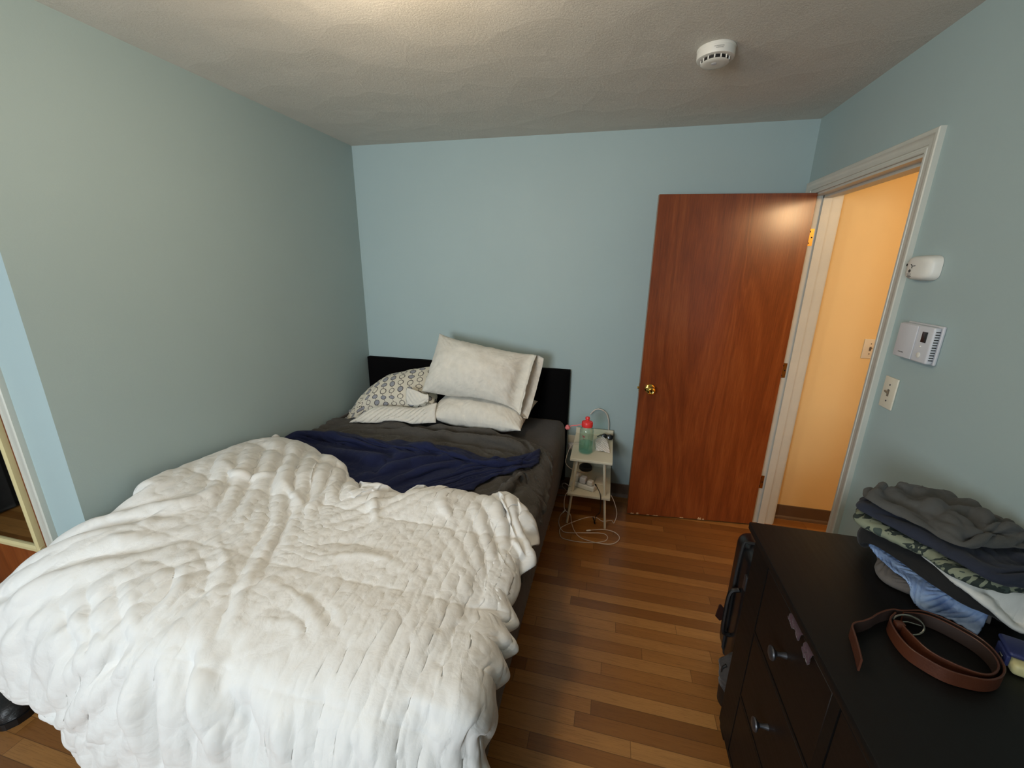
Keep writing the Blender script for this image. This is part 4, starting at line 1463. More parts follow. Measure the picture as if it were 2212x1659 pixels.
cable('black_cable', 'short black cable dropping from the power strip to the floor', [(-.012, 2.430, SZ + .052), (.0, 2.40, SZ + .05), (.020, 2.372, SZ + .02), (.028, 2.37, .18), (.026, 2.42, .10), (.004, 2.45, .05), (.0, 2.44, .02), fl(1281, 1117, .005), fl(1284, 1128, .005)], .0026, M_black, [(0, .016, .005), (-1, .02, .005)], M_black)
cable('floor_cable', 'grey power cord running along the floor behind the table leg', [(-.175, 2.44, SZ + .012), (-.215, 2.46, SZ + .02), (-.235, 2.52, .20), (-.20, 2.68, .05), (-.25, 2.72, .004), (-.33, 2.73, .004)], .003, plain('grey cord', (150, 146, 140), .6))
# ================================================================ dresser
def dresser_mat(name, dark, mid):
    t = NT(name)
    s = t.sep(t.coord())
    v = t.comb(t.math('MULTIPLY', s[0], 70.0), t.math('MULTIPLY', s[1], 3.0), t.math('MULTIPLY', s[2], 70.0))
    g = t.noise(v, 1.5, 4, .6)
    nr = t.bump(t.noise(t.coord(), 260, 2), .08, .001)
    return t.fin(t.mix(g, lin(dark), lin(mid)), t.math('ADD', .42, t.math('MULTIPLY', g, .14)), nr, Specular_IOR_Level=.3)


M_drs = dresser_mat('black brown stain', (8, 8, 8), (16, 14, 13))
M_drw = dresser_mat('black brown drawer front', (15, 10, 8), (27, 18, 13))
M_pewter = plain('pewter', (92, 93, 98), .38, Metallic=.8)
DX0, DX1 = .482, 1.008
DYa, DYb, DH = -.17, 1.297, .860
ds = thing('dresser', 'black brown wooden dresser with pewter knobs along the right wall', 'dresser', (.75, .56, 0))
bx('dresser_top', DX0, DX1, DYa, DYb, DH - .024, DH, M_drs, ds, .003)
xf = .506
bm = bmesh.new()
# carcass: side panels, back, rails and stiles as one joined frame
yA, yB = DYa + .012, DYb - .014
cols = [(.782, 1.166), (.368, .752), (-.046, .338)]
rws = [(.562, .797), (.300, .552), (.048, .290)]
ycuts = sorted({yA, yB} | {v for c in cols for v in c})
zcuts = sorted({.03, DH - .0245} | {v for r in rws for v in r})
# face frame: one sheet with drawer openings, given depth
for i in range(len(ycuts) - 1):
    for k in range(len(zcuts) - 1):
        ym, zm = (ycuts[i] + ycuts[i + 1]) / 2, (zcuts[k] + zcuts[k + 1]) / 2
        if any(a < ym < b for a, b in cols) and any(a < zm < b for a, b in rws):
            continue
        vs = [bm.verts.new((xf, y, z)) for y, z in ((ycuts[i], zcuts[k]), (ycuts[i + 1], zcuts[k]), (ycuts[i + 1], zcuts[k + 1]), (ycuts[i], zcuts[k + 1]))]
        bm.faces.new(vs)
bmesh.ops.remove_doubles(bm, verts=bm.verts, dist=1e-5)
r_e = bmesh.ops.extrude_face_region(bm, geom=bm.faces[:])
for v in [g for g in r_e['geom'] if isinstance(g, bmesh.types.BMVert)]:
    v.co.x += .022
obj('face_frame', bm, M_drs, ds)
bm = bmesh.new()
# body shell behind the frame
x0, x1 = xf + .0225, DX1 - .006
A = [(x0, yA), (x1, yA), (x1, yB), (x0, yB)]
prism(bm, A, 'z', .03, DH - .0245)
obj('carcass', bm, M_drs, ds)
for (x, y) in ((xf + .03, yA + .03), (xf + .03, yB - .03), (x1 - .03, yA + .03), (x1 - .03, yB - .03)):
    bx('foot', x - .026, x + .026, y - .026, y + .026, 0, .0295, M_drs, ds, .003)
for ci, (a, b) in enumerate(cols):
    for ri, (c, d) in enumerate(rws):
        g = .003
        bm = bmesh.new()
        box(bm, xf + .001, xf + .020, a + g, b - g, c + g, d - g, .0015, 1)
        # shallow raised border round a flat panel
        dr = obj('drawer', bm, M_drw, ds, 'auto')
        bm = bmesh.new()
        lathe(bm, [(0, 0), (.0085, 0), (.0075, .006), (.0055, .014), (.006, .022), (.0105, .027), (.0165, .030), (.0185, .0335), (.0175, .037), (.011, .0395), (0, .040)], 24, Matrix.Translation((xf + .0012, (a + b) / 2, (c + d) / 2)) @ Matrix.Rotation(-PI / 2, 4, 'Y'))
        obj('knob', bm, M_pewter, dr, 'auto')
# pink cloth caught in the top drawer nearest the door
M_rose = cloth_mat('dusty pink cloth', (62, 38, 46), .9, .3, 20)
def scrap(name, label, ya, yb, drop, seed):
    rows = [[(xf + .012, y, .7975) for y in np.linspace(yb, ya, 4)], [(xf - .004, y, .7990) for y in np.linspace(yb, ya, 4)], [(xf - .008, y + .004 * (-1) ** i, .797 - drop * (.4 + .6 * (i % 2))) for i, y in enumerate(np.linspace(yb - .008, ya + .004, 4))]]
    G = cr_grid(rows, [0, .33, .66, 1], [0, .4, 1], 18, 14)
    X = relax(G, 1.03, 1.02, it=30, kg=.06, kb=.2, seed=seed, amp=.002, wl=5, grav=0)
    o = sheet_mesh(name, X, M_rose, .003, uv=uvs_rest(G))
    tag(o, label, 'cloth')
scrap('pink_garment', 'larger dusty pink cloth tip caught in the top drawer, farther from the camera', .925, .990, .018, 3)
scrap('pink_garment', 'dusty pink cloth tip hanging from the top drawer nearer the camera', .868, .905, .030, 4)

# ---------------------------------------------------------------- pile of clothes on the dresser
def shirt_mat(name, rgb, **k):
    return cloth_mat(name, rgb, .9, k.get('crease', .22), 12, .08, .15)


M_tee = shirt_mat('charcoal jersey', (74, 74, 72))
M_nvy = shirt_mat('dark navy cotton', (28, 34, 50))
M_blk = shirt_mat('black cotton', (12, 12, 13))
M_wht = shirt_mat('off white cotton', (206, 206, 200))
M_gry = shirt_mat('mid grey cotton', (98, 94, 92))


def camo_mat():
    t = NT('sage print')
    v = t.coord('UV')
    a = t.noise(v, 16, 3, .6, 1.2)
    lines = t.math('LESS_THAN', t.math('ABSOLUTE', t.math('SUBTRACT', a, .5)), .035)
    b = t.noise(t.scale(v, (1, 1, 1), (3, 7, 0)), 24, 2)
    c = t.mix(t.math('GREATER_THAN', b, .60), lin((122, 128, 108)), lin((60, 72, 66)))
    c = t.mix(lines, c, lin((36, 46, 42)))
    nr = t.bump(t.noise(v, 14, 4, .6, .6), .25, .01)
    return t.fin(c, .9, nr)


def tie_mat():
    t = NT('mottled light blue denim')
    v = t.coord('UV')
    f = t.noise(t.scale(v, (1, 2, 1)), 14, 3, .55, .8)
    c = t.ramp(f, (.3, lin((86, 112, 160))), (.55, lin((138, 164, 204))), (.8, lin((170, 192, 222))))
    nr = t.bump(t.noise(v, 26, 4, .6, .8), .35, .01)
    return t.fin(c, .9, nr)


M_camo, M_tie = camo_mat(), tie_mat()
PILE = []


def garment(name, label, cat, front, z0, t, back, mat, zb=None, top=0.0, seed=1, f=1.05, amp=.006, n=90, m=64, under=.05, clampz=None, lump=.0):
    """folded garment lying in the pile: front edge polyline (x, y[, z]) from far to near, bulging fold,
    soft top reaching the back polyline"""
    F = [np.array((p[0], p[1], p[2] if len(p) > 2 else z0), float) for p in front]
    k = len(F)
    B = [np.array(p, float) for p in back]
    inw = [np.array((B[i][0] - F[i][0], B[i][1] - F[i][1], 0)) for i in range(k)]
    inw = [v / (np.linalg.norm(v) + 1e-9) for v in inw]
    up = np.array((0, 0, 1.0))
    zb = z0 + t if zb is None else zb
    rows = [
        [F[i] + inw[i] * under + up * .002 for i in range(k)],
        [F[i] + inw[i] * .010 for i in range(k)],
        [F[i] - inw[i] * .004 + up * t * .45 for i in range(k)],
        [F[i] + inw[i] * .014 + up * t * .96 for i in range(k)],
        [F[i] * .62 + B[i] * .38 + up * (F[i][2] * .38 - B[i][2] * .38 + t + top * (.6 + .4 * math.sin(PI * i / (k - 1)))) for i in range(k)],
        [F[i] * .22 + B[i] * .78 + up * (F[i][2] * .78 - B[i][2] * .78 + t + top) for i in range(k)],
        [np.array((B[i][0], B[i][1], zb)) for i in range(k)],
    ]
    us = [i / (k - 1) for i in range(k)]
    G = cr_grid(rows, us, [0, .14, .24, .36, .6, .85, 1], n, m)
    if lump:
        w_ = np.clip(np.linspace(0, 1, m) * 4 - .6, 0, 1)[None, :]
        G = G + normals(G) * ((fnoise(n, m, 11, 9, seed + 3) * .6 + np.exp(-np.abs(fnoise(n, m, 16, 8, seed + 4)) / .25) * 1.3 - .5) * lump * w_)[..., None]
    X = relax(G, f, f, it=70, kg=.035, kb=.22, seed=seed, amp=amp, wl=7, grav=.0002, far=7, kfar=.10)
    X = smooth(X, 1)
    X[..., 0] = np.minimum(X[..., 0], XR - .008)
    X[..., 2] = np.maximum(X[..., 2], DH + .004 if clampz is None else clampz)
    o = sheet_mesh(name, X, mat, .004, uv=uvs_rest(G), over=PILE, gap=.006)
    PILE.append(o)
    return tag(o, label, cat)


garment('grey_shorts', 'mid grey shorts at the bottom left of the clothes pile on the dresser', 'shorts',
        [(.785, 1.185), (.750, 1.135), (.745, 1.085), (.790, 1.052), (.845, 1.025), (.90, 1.0)], .863, .022, [(.87, 1.20, .87), (.87, 1.18, .875), (.88, 1.15, .875), (.90, 1.12, .875), (.92, 1.09, .875), (.95, 1.05, .87)], M_gry, seed=81)
rows = [[(.785, 1.205, .905), (.80, 1.13, .900), (.82, 1.085, .898), (.835, 1.055, .900), (.875, 1.045, .895), (.915, 1.02, .890)],
        [(.767, 1.203, .904), (.775, 1.125, .898), (.793, 1.078, .893), (.800, 1.035, .890), (.850, 1.030, .886), (.905, 1.008, .880)],
        [(.757, 1.200, .900), (.762, 1.115, .890), (.776, 1.068, .884), (.770, 1.012, .872), (.835, 1.000, .874), (.892, .996, .870)],
        [(.758, 1.198, .896), (.764, 1.112, .883), (.780, 1.065, .875), (.775, 1.004, .867), (.812, .986, .868), (.848, .952, .866)]]
G = cr_grid(rows, [0, .25, .42, .6, .8, 1], [0, .35, .75, 1], 80, 34)
X = relax(G, 1.06, 1.03, it=60, kg=.04, kb=.15, seed=82, amp=.006, wl=5, grav=.0001)
X[..., 2] = np.maximum(X[..., 2], DH + .003)
o = sheet_mesh('blue_denim_shirt', X, M_tie, .004, uv=uvs_rest(G), over=PILE, gap=.006)
PILE.append(o)
tag(o, 'mottled light blue denim garment trailing out from under the black one', 'shirt')
garment('black_trousers', 'thick folded black trousers low in the clothes pile on the dresser', 'trousers',
        [(.775, 1.255), (.738, 1.215), (.760, 1.165), (.790, 1.095), (.812, 1.035), (.870, .990), (.940, .970)], .888, .070, [(.90, 1.26, .95), (.93, 1.25, .96), (.95, 1.22, .96), (.97, 1.17, .96), (.98, 1.12, .96), (.99, 1.07, .95), (1.0, 1.03, .94)], M_blk, seed=83, f=1.04)
garment('white_shirt', 'off white shirt with a drooping tail in the middle of the clothes pile', 'shirt',
        [(.790, 1.165, .962), (.795, 1.120, .960), (.812, 1.035, .955), (.820, .995, .953), (.858, .965, .930), (.918, .948, .893), (.960, .985, .915)], .955, .020, [(.93, 1.22, .975), (.95, 1.20, .975), (.96, 1.17, .975), (.97, 1.13, .972), (.98, 1.09, .968), (.99, 1.06, .955), (1.0, 1.04, .955)], M_wht, seed=84, f=1.04, amp=.007, lump=.005)
garment('sage_shorts', 'sage green shorts with dark line print folded in the clothes pile', 'shorts',
        [(.735, 1.235), (.700, 1.180), (.745, 1.110), (.786, 1.060), (.800, .998), (.852, .968), (.925, .975)], .975, .024, [(.90, 1.26, 1.0), (.93, 1.25, 1.0), (.95, 1.21, 1.0), (.97, 1.16, 1.0), (.98, 1.11, 1.0), (.99, 1.07, .998), (1.0, 1.04, .995)], M_camo, seed=85, f=1.05)
garment('navy_shirt', 'dark navy shirt folded directly under the charcoal T-shirt', 'shirt',
        [(.745, 1.250), (.708, 1.195), (.748, 1.120), (.785, 1.060), (.806, 1.010), (.846, .955), (.94, .960)], 1.000, .028, [(.90, 1.27, 1.03), (.93, 1.26, 1.03), (.95, 1.22, 1.03), (.97, 1.17, 1.03), (.98, 1.12, 1.03), (.99, 1.07, 1.025), (1.0, 1.04, 1.02)], M_nvy, seed=86, f=1.03, lump=.004)
garment('charcoal_tee', 'charcoal grey T-shirt crumpled on top of the clothes pile', 'shirt',
        [(.755, 1.262), (.722, 1.205), (.765, 1.125), (.795, 1.070), (.822, 1.020), (.880, 1.045), (.960, 1.055)], 1.026, .030, [(.89, 1.285, 1.055), (.93, 1.275, 1.066), (.955, 1.24, 1.066), (.97, 1.20, 1.06), (.985, 1.16, 1.05), (.995, 1.13, 1.04), (1.003, 1.11, 1.035)], M_tee, top=.010, seed=87, f=1.02, amp=.006, lump=.010)

# ---------------------------------------------------------------- coiled leather belt
M_belt = NT('brown leather')
v_b = M_belt.coord()
nb = M_belt.bump(M_belt.noise(v_b, 220, 3, .6), .2, .002)
M_belt = M_belt.fin(M_belt.mix(M_belt.noise(v_b, 30, 3), lin((66, 33, 20)), lin((88, 47, 28))), .42, nb)
M_beltshade = plain('shaded belt leather', (48, 34, 28), .6)  # belt's inner faces: shade away from the light painted as darker brown
bl = thing('belt', 'coiled brown leather belt with a steel buckle on the dresser', 'belt', (.74, .91, DH))
BW = .031
zt_ = DH + .001 + BW
ptop = lambda px, py: at(px, py, z=zt_)[:2]
tail = [ptop(*q) for q in ((1862, 1424), (1855, 1395), (1847, 1368), (1842, 1350), (1850, 1343), (1866, 1340), (1884, 1333), (1900, 1323), (1928, 1315), (1950, 1318), (1990, 1318), (2028, 1330), (2074, 1352), (2120, 1379), (2152, 1408), (2170, 1438), (2166, 1458))]
loop2 = [ptop(*q) for q in ((2143, 1467), (2108, 1463.5), (2051, 1447.5), (2000, 1421), (1964, 1396), (1938, 1366), (1924, 1337), (1935, 1322))]
inner = [ptop(*q) for q in ((1952, 1322), (1992, 1325), (2028, 1337), (2074, 1360), (2117, 1386), (2148, 1415), (2158, 1440), (2143, 1455), (2108, 1451), (2051, 1428), (2006, 1403), (1971, 1371), (1950, 1349))]


def strap(name, path, th, par, mats, zlo=DH + .0012, zhi=zt_):
    P = spline([(*p, 0) for p in path], 8)
    m = len(P)
    bm = bmesh.new()
    prev = None
    faces = []
    for i in range(m):
        t = Vector(P[min(i + 1, m - 1)]) - Vector(P[max(i - 1, 0)])
        t.normalize()
        nn = Vector((-t.y, t.x, 0)) * th / 2
        c = Vector(P[i])
        rounded = [(nn, zlo + .001), (nn, zhi - .001), (nn * .5, zhi), (-nn * .5, zhi), (-nn, zhi - .001), (-nn, zlo + .001), (-nn * .5, zlo), (nn * .5, zlo)]
        ring = [bm.verts.new((c.x + o_.x, c.y + o_.y, z)) for o_, z in rounded]
        if prev:
            for k in range(8):
                faces.append((bm.faces.new((prev[k], prev[(k + 1) % 8], ring[(k + 1) % 8], ring[k])), k))
        else:
            bm.faces.new(ring[::-1])
        prev = ring
    bm.faces.new(prev)
    for f_, k in faces:
        f_.material_index = 1 if k == 4 else 0
    return obj(name, bm, mats, par, 'auto')


strap('strap', tail + loop2, .0036, bl, [M_belt, M_beltshade])
strap('strap', inner, .0036, bl, [M_belt, M_beltshade])
bc = ptop(1944, 1345)
M_steel = plain('brushed steel', (170, 166, 158), .25, Metallic=1.0)
bm = bmesh.new()
cpt = Vector((*ptop(1966, 1338), DH + .017))
tube(bm, [cpt + Vector((.030 * math.cos(a), .022 * math.sin(a) * .5, .016 * math.sin(a))) for a in np.linspace(-PI * .9, PI * .9, 28)], .0022, 8)
obj('buckle', bm, M_steel, bl, 'auto')
tubeobj('buckle_prong', [cpt + Vector((-.026, 0, .002)), cpt + Vector((0, .004, .004)), cpt + Vector((.026, .002, .001))], .0016, M_steel, bl)
bm = bmesh.new()
box(bm, bc[0] - .009, bc[0] + .009, bc[1] - .007, bc[1] + .007, DH + .0015, zt_ + .0015, .003, 2)
obj('keeper_loop', bm, M_belt, bl, 'auto')

# blue and cream pouch at the frame edge
po = thing('pouch', 'small dark blue and cream pouch beside the belt on the dresser', 'pouch', (.90, .87, DH))
PM = Matrix.Translation((.905, .872, DH + .001)) @ Matrix.Rotation(-.35, 4, 'Z')
M_blue = plain('dark blue vinyl', (34, 42, 88), .45)
M_crm = plain('cream vinyl', (196, 190, 140), .5)


def pbx(name, x0, x1, y0, y1, z0, z1, mat, par, bev):
    bm = bmesh.new()
    box(bm, x0, x1, y0, y1, z0, z1, bev, 3)
    bmesh.ops.transform(bm, matrix=PM, verts=bm.verts)
    return obj(name, bm, mat, par, 'auto')


pbx('pouch_body', -.058, .07, -.040, .036, 0, .026, M_crm, po, .008)
fl_ = pbx('flap', -.062, .072, -.022, .038, .0265, .038, M_blue, po, .005)
pbx('clasp_strap', -.0655, -.0585, -.026, .020, .006, .030, M_blue, po, .002)
pbx('snap_button', -.0690, -.066, -.018, -.006, .010, .022, M_steel, po, .0012)

# ---------------------------------------------------------------- suitcase and bag on the floor beyond the dresser
M_case = plain('glossy black shell', (22, 22, 24), .28)
su = thing('suitcase', 'black hard shell suitcase standing behind the end of the dresser', 'suitcase', (.74, 1.58, 0))
sx0, sx1, sy0, sy1, sz0, sz1 = .572, .950, 1.44, 1.655, .045, .612
bm = bmesh.new()
box(bm, sx0, sx1, sy0, sy1, sz0, sz1, .045, 5)
obj('shell', bm, M_case, su, 'auto')
bm = bmesh.new()
# raised ribs of the shell
for k in range(5):
    xx = sx0 + .07 + .065 * k
    box(bm, xx - .008, xx + .008, sy0 - .004, sy0 + .004, sz0 + .07, sz1 - .07, .003)
ribs = obj('shell_ribs', bm, M_case, su, 'auto')
bm = bmesh.new()
ym = (sy0 + sy1) / 2
ring = [(sx0 - .003, sz0 + .05), (sx0 - .003, sz1 - .05), (sx0 + .045, sz1 + .003), (sx1 - .045, sz1 + .003), (sx1 + .003, sz1 - .05), (sx1 + .003, sz0 + .05), (sx1 - .045, sz0 - .003), (sx0 + .045, sz0 - .003)]
tube(bm, [(x, ym, z) for x, z in spline([(a, b, 0) for a, b in ring], 4, True) for _ in (0,)] if False else [(p[0], ym, p[1]) for p in spline([(a, b, 0) for a, b in ring] + [(ring[0][0], ring[0][1], 0)], 4)], .006, 8)
obj('zip', bm, plain('zip tape', (30, 30, 31), .7), su, 'auto')
tubeobj('side_handle', spline([(sx0 - .002, ym - .045, .43), (sx0 - .030, ym - .045, .41), (sx0 - .034, ym - .045, .32), (sx0 - .030, ym - .045, .22), (sx0 - .002, ym - .045, .205)], 6), .009, M_black, su)
tubeobj('top_handle', spline([(sx0 + .12, ym, sz1 - .002), (sx0 + .13, ym, sz1 + .022), (sx0 + .20, ym, sz1 + .026), (sx0 + .27, ym, sz1 + .022), (sx0 + .28, ym, sz1 - .002)], 6), .008, M_black, su)
bx('lock_plate', sx0 - .006, sx0 + .004, ym - .10, ym - .075, .47, .53, M_pewter, su, .002)
for x in (sx0 + .05, sx1 - .05):
    for y in (sy0 + .04, sy1 - .04):
        bm = bmesh.new()
        lathe(bm, [(0, -.009), (.018, -.009), (.022, -.005), (.022, .005), (.018, .009), (0, .009)], 20, Matrix.Translation((x, y, .022)) @ Matrix.Rotation(PI / 2, 4, 'Y'))
        box(bm, x - .013, x + .013, y - .014, y + .014, .028, .052, .004)
        obj('wheel', bm, M_black, su, 'auto')
# leather luggage tag hanging from the side handle
lt = thing('luggage_tag', 'dark brown diamond luggage tag hanging off the suitcase side handle', 'tag', (.505, 1.51, .33))
bm = bmesh.new()
c0 = Vector((.520, 1.505, .305))
ex_, ez_ = Vector((.9, .35, .28)).normalized(), Vector((-.2, -.1, 1)).normalized()
en_ = ex_.cross(ez_).normalized()
pts = [(-.022, -.010), (-.006, -.040), (.004, -.040), (.020, .008), (.006, .040), (-.002, .042)]
A = [bm.verts.new(c0 + ex_ * a + ez_ * b + en_ * .002) for a, b in pts]
B = [bm.verts.new(c0 + ex_ * a + ez_ * b - en_ * .002) for a, b in pts]
for i in range(len(pts)):
    bm.faces.new((A[i], A[(i + 1) % 6], B[(i + 1) % 6], B[i]))
bm.faces.new(A)
bm.faces.new(B[::-1])
obj('tag_panel', bm, plain('dark brown leather', (52, 28, 22), .5), lt)
tubeobj('tag_loop', spline([c0 + ex_ * .016, c0 + ex_ * .030 + Vector((0, 0, .012)), Vector((.545, 1.510, .322)), Vector((.548, 1.506, .338))], 5), .0022, M_pewter, lt)

bg = thing('bag', 'slumped grey fabric bag with a black base on the floor beside the dresser end', 'bag', (.57, 1.375, 0))
M_bag = cloth_mat('grey bag fabric', (54, 49, 47), .9, .35, 22)
nu_, nv_ = 56, 36
th = np.linspace(0, 2 * PI, nu_)[:, None] * np.ones((1, nv_))
hh = np.linspace(0, 1, nv_)[None, :] * np.ones((nu_, 1))
rad = np.interp(hh[0], [0, .1, .3, .55, .75, .9, 1], [.050, .060, .066, .074, .066, .040, .002])[None, :]
rad = rad * (1 + .07 * np.sin(3 * th + 5 * hh) + .05 * np.sin(5 * th - 9 * hh + 1)) + .003 * np.sin(hh * 34 + 2 * np.sin(th))
X = np.stack([.575 + rad * np.cos(th) * .95 - .02 * hh ** 2, 1.375 + rad * np.sin(th) * .85 - .02 * np.sin(PI * hh), .075 + hh * .165], -1)
two_sided('bag_body', X, X * np.array([1, 1, 1]) * .995 + np.array([.575, 1.375, .15]) * .005, M_bag, bg, uvs_rest(X))
bm = bmesh.new()
lathe(bm, [(0, .001), (.046, .001), (.056, .012), (.058, .060), (.055, .085), (0, .086)], 28, Matrix.Translation((.577, 1.375, 0)))
obj('bag_base', bm, M_black, bg, 'auto')
tubeobj('strap', spline([(.52, 1.345, .215), (.508, 1.342, .20), (.512, 1.336, .17), (.535, 1.335, .155), (.56, 1.315, .165)], 6), .006, M_black, bg)
# ================================================================ devices on the walls and ceiling
M_print = plain('dark grey print', (70, 70, 68), .6)
# smoke detector
sd = thing('smoke_detector', 'round white smoke detector on the ceiling', 'smoke detector', (.302, 1.925, ZC))
SM = Matrix.Translation((.302, 1.925, ZC)) @ Matrix.Rotation(PI, 4, 'X')
bm = bmesh.new()
lathe(bm, [(0, .0005), (.066, .0005), (.067, .004), (.064, .009), (.0655, .010), (.0655, .030), (.064, .0345), (.058, .0365), (.050, .036), (.0, .036)], 56, SM)
obj('housing', bm, M_white, sd, 'auto')
bm = bmesh.new()
lathe(bm, [(0, .0362), (.047, .0362), (.0475, .0366), (.0475, .0444), (0, .0446)], 48, SM)
obj('vent_recess', bm, M_dark, sd, 'auto')
bm = bmesh.new()
lathe(bm, [(0, .0450), (.046, .0450), (.049, .0475), (.046, .050), (.030, .0515), (.012, .052), (0, .052)], 48, SM)
cv = obj('cover', bm, M_white, sd, 'auto')
bm = bmesh.new()
for k in range(14):
    a = 2 * PI * k / 14
    box(bm, .302 + .0485 * math.cos(a) - .0022, .302 + .0485 * math.cos(a) + .0022, 1.925 + .0485 * math.sin(a) - .0022, 1.925 + .0485 * math.sin(a) + .0022, ZC - .0465, ZC - .0358)
obj('vent_fin', bm, M_white, cv)
bm = bmesh.new()
lathe(bm, [(0, .0521), (.009, .0521), (.0095, .0535), (0, .0545)], 20, Matrix.Translation((.298, 1.915, ZC)) @ Matrix.Rotation(PI, 4, 'X'))
obj('test_button', bm, M_white2, sd, 'auto')
# raised line of print on the rim
bm = bmesh.new()
for j, (z, a0, a1) in enumerate(((.0165, -1.85, -1.35), (.0215, -1.75, -1.38))):
    k = a0
    rr = random.Random(3 + j)
    while k < a1:
        w = rr.choice((.012, .02, .03))
        vs = [bm.verts.new((.302 + .0659 * math.cos(q), 1.925 + .0659 * math.sin(q), ZC - zz)) for q, zz in ((k, z), (k + w, z), (k + w, z + .0028), (k, z + .0028))]
        bm.faces.new(vs)
        k += w + .012
obj('rim_print', bm, plain('pale grey print', (150, 148, 142), .6), sd)


def wbox(name, y0, y1, z0, z1, x0, x1, mat, par, bev, seg=3):
    bm = bmesh.new()
    box(bm, x0, x1, y0, y1, z0, z1, bev, seg)
    return obj(name, bm, mat, par, 'auto')


# carbon monoxide detector: bowed face
co = thing('co_detector', 'white carbon monoxide detector highest on the wall beside the door', 'detector', (XR, 1.71, 1.65))
yc, zc = 1.713, 1.650
n_, m_ = 33, 25
bm = bmesh.new()
vv = []
for i in range(n_):
    r = []
    for k in range(m_):
        a, b = 2 * i / (n_ - 1) - 1, 2 * k / (m_ - 1) - 1
        # superellipse plan
        s_ = (abs(a) ** 4 + abs(b) ** 4) ** .25
        mx = max(abs(a), abs(b))
        sc_ = mx / s_ if s_ > 0 else 1
        aa, bb = a * sc_, b * sc_
        h = .037 * (1 - mx ** 7) ** .5 * (1 - .22 * abs(aa) ** 2.5)
        r.append(bm.verts.new((XR - .001 - h, yc + aa * .066, zc + bb * .041)))
    vv.append(r)
for i in range(n_ - 1):
    for k in range(m_ - 1):
        bm.faces.new((vv[i][k], vv[i + 1][k], vv[i + 1][k + 1], vv[i][k + 1]))
obj('housing', bm, M_white, co, True)


def mark(bm, y0, y1, z0, z1, x):
    vs = [bm.verts.new((x, y, z)) for y, z in ((y0, z0), (y1, z0), (y1, z1), (y0, z1))]
    bm.faces.new(vs)


xf_ = XR - .0385
for (nm, ya, za, w, h, mt) in (('warning_diamond', yc + .020, zc - .010, .007, .007, M_print),):
    bm = bmesh.new()
    vs = [bm.verts.new((xf_, ya + dy, za + dz)) for dy, dz in ((w, 0), (0, -h), (-w, 0), (0, h))]
    bm.faces.new(vs)
    obj(nm, bm, mt, co)
bm = bmesh.new()
for k, w in enumerate((.022, .018, .022, .012)):
    mark(bm, yc + .020 - w / 2, yc + .020 + w / 2, zc - .021 - k * .0042, zc - .0192 - k * .0042, xf_ + .0004 + .0007 * k)
obj('warning_text', bm, M_print, co)
bm = bmesh.new()
tube(bm, [(xf_ - .0004, yc + .020, zc + .012), (xf_ - .0004, yc + .012, zc + .006), (xf_ - .0004, yc - .002, zc + .007)], .0012, 6)
tube(bm, [(xf_ - .0004, yc + .012, zc + .006), (xf_ - .0004, yc + .012, zc - .001)], .0012, 6)
obj('emblem', bm, M_print, co)
bm = bmesh.new()
mark(bm, yc + .046, yc + .053, zc + .006, zc + .014, XR - .0333)
obj('sounder_slot', bm, M_dark, co)

# thermostat
tm = thing('thermostat', 'white thermostat with a dark display on the wall beside the door', 'thermostat', (XR, 1.64, 1.41))
ty0, ty1, tz0, tz1 = 1.556, 1.716, 1.352, 1.470
wbox('back_plate', ty0 - .003, ty1 + .002, tz0 - .002, tz1 + .004, XR - .009, XR - .0005, M_white2, tm, .003)
bm = bmesh.new()
# front with a slightly raised left half
box(bm, XR - .030, XR - .0095, ty0, ty1, tz0, tz1, .006, 3)
obj('housing', bm, M_white2, tm, 'auto')
wbox('cover_flap', ty0 + .068, ty1 - .002, tz0 + .003, tz1 - .003, XR - .0335, XR - .0302, M_white2, tm, .0015)
wbox('display', ty0 + .022, ty0 + .046, tz1 - .052, tz1 - .018, XR - .0315, XR - .0303, plain('dark display', (34, 30, 28), .2), tm, .0005)
for k, (dy, dz, r) in enumerate(((.040, .052, .0035), (.038, .024, .009))):
    bm = bmesh.new()
    lathe(bm, [(0, 0), (r, 0), (r, .0015), (r * .8, .0025), (0, .0026)], 20, Matrix.Translation((XR - .0302, ty0 + dy, tz0 + dz)) @ Matrix.Rotation(-PI / 2, 4, 'Y'))
    obj('button', bm, M_white, tm, 'auto')
bm = bmesh.new()
for k in range(6):
    mark(bm, ty1 - .030 - k * .0045, ty1 - .0268 - k * .0045, tz0 + .018, tz0 + .0212, XR - .0338)
obj('logo_text', bm, M_print, tm)
bm = bmesh.new()
for k in range(12):
    z = tz0 + .012 + k * .0082
    box(bm, XR - .024, XR - .012, ty0 - .0006, ty0 + .0004, z, z + .003)
obj('vent_slots', bm, M_dark, tm)


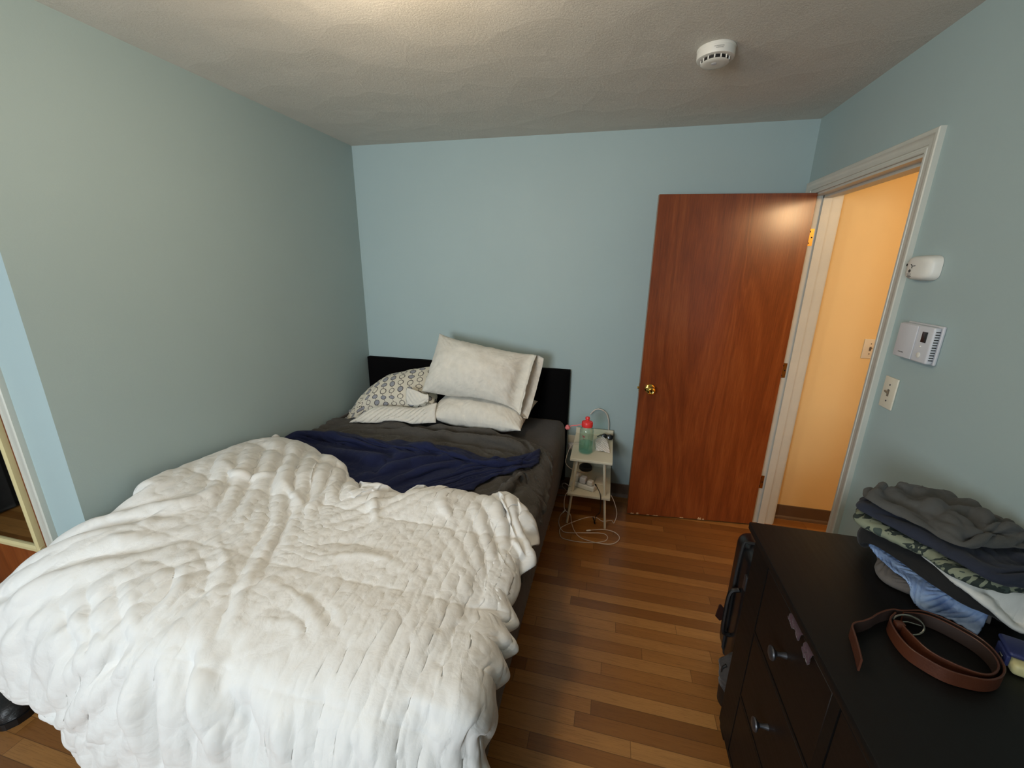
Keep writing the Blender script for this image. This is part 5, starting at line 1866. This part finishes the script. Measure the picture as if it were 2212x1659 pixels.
def switch(name, label, plane, c, mat):
    t = thing(name, label, 'light switch', c)
    w, h = .036, .058

    def put(bm):
        if plane == 'y':
            bmesh.ops.transform(bm, matrix=Matrix.Translation(c), verts=bm.verts)
        else:
            bmesh.ops.transform(bm, matrix=Matrix.Translation(c) @ Matrix.Rotation(-PI / 2, 4, 'Z'), verts=bm.verts)
    # built facing -y
    bm = bmesh.new()
    box(bm, -w, w, -.0065, -.0004, -h, h, .0025, 3)
    put(bm)
    obj('cover_plate', bm, mat, t, 'auto')
    bm = bmesh.new()
    box(bm, -.0055, .0055, -.0072, -.0066, -.013, .013)
    put(bm)
    obj('toggle_slot', bm, plain('grey slot', (120, 112, 100), .6), t)
    bm = bmesh.new()
    prism(bm, [(-.0072, -.005), (-.018, .004), (-.018, .009), (-.0072, .006)], 'x', -.0042, .0042)
    put(bm)
    obj('toggle', bm, plain('brown toggle', (128, 112, 92), .5), t)
    for z in (-.030, .030):
        bm = bmesh.new()
        lathe(bm, [(0, .0066), (.0032, .0066), (.0028, .0078), (0, .0080)], 12, Matrix.Translation((0, 0, z)) @ Matrix.Rotation(PI / 2, 4, 'X'))
        put(bm)
        obj('screw', bm, M_pewter, t, 'auto')
    return t


switch('light_switch', 'ivory light switch on the blue wall below the thermostat', 'x', (XR, 1.727, 1.209), M_ivory)
switch('light_switch', 'ivory light switch on the yellow hall wall through the doorway', 'y', (1.502, YB - .004, 1.194), M_ivory)

# flush ceiling lamp (just above the frame)
M_glass = NT('frosted lamp glass')
M_glass.b.inputs['Emission Color'].default_value = (1, .80, .52, 1)
M_glass.b.inputs['Emission Strength'].default_value = 2.5
M_glass = M_glass.fin(lin((240, 232, 215)), .5)
LX, LY = -.68, 1.02
cl = thing('ceiling_lamp', 'frosted glass dome lamp on the ceiling over the bed', 'ceiling lamp', (LX, LY, ZC))
LM = Matrix.Translation((LX, LY, ZC)) @ Matrix.Rotation(PI, 4, 'X')
bm = bmesh.new()
lathe(bm, [(0, .0005), (.150, .0005), (.155, .006), (.150, .018), (0, .019)], 40, LM)
obj('canopy', bm, M_trim, cl, 'auto')
bm = bmesh.new()
lathe(bm, [(0, .020), (.142, .020), (.140, .040), (.120, .066), (.075, .086), (.02, .094), (0, .0945)], 40, LM)
obj('glass_dome', bm, M_glass, cl, 'auto')
# ================================================================ light
def light(name, typ, loc, energy, col, rot=(0, 0, 0), **kw):
    l = bpy.data.lights.new(name, typ)
    l.energy = energy
    l.color = col
    for k, v in kw.items():
        setattr(l, k, v)
    o = bpy.data.objects.new(name, l)
    o.location = loc
    o.rotation_euler = rot
    COL.objects.link(o)
    return o


light('window_daylight', 'AREA', ((WX0 + WX1) / 2, YF - .03, (WZ0 + WZ1) / 2), 80, (.84, .93, 1.0), (PI / 2, 0, 0), shape='RECTANGLE', size=WX1 - WX0 - .1, size_y=WZ1 - WZ0 - .1)
light('ceiling_lamp_light', 'POINT', (-.68, 1.02, 2.20), 18, (1.0, .82, .60), shadow_soft_size=.10)
light('hall_lamp', 'POINT', (1.66, 1.33, 2.08), 25, (1.0, .68, .36), shadow_soft_size=.10)
w = bpy.data.worlds.new('world')
S.world = w
w.use_nodes = True
w.node_tree.nodes['Background'].inputs[0].default_value = (.75, .88, 1, 1)
w.node_tree.nodes['Background'].inputs[1].default_value = .3
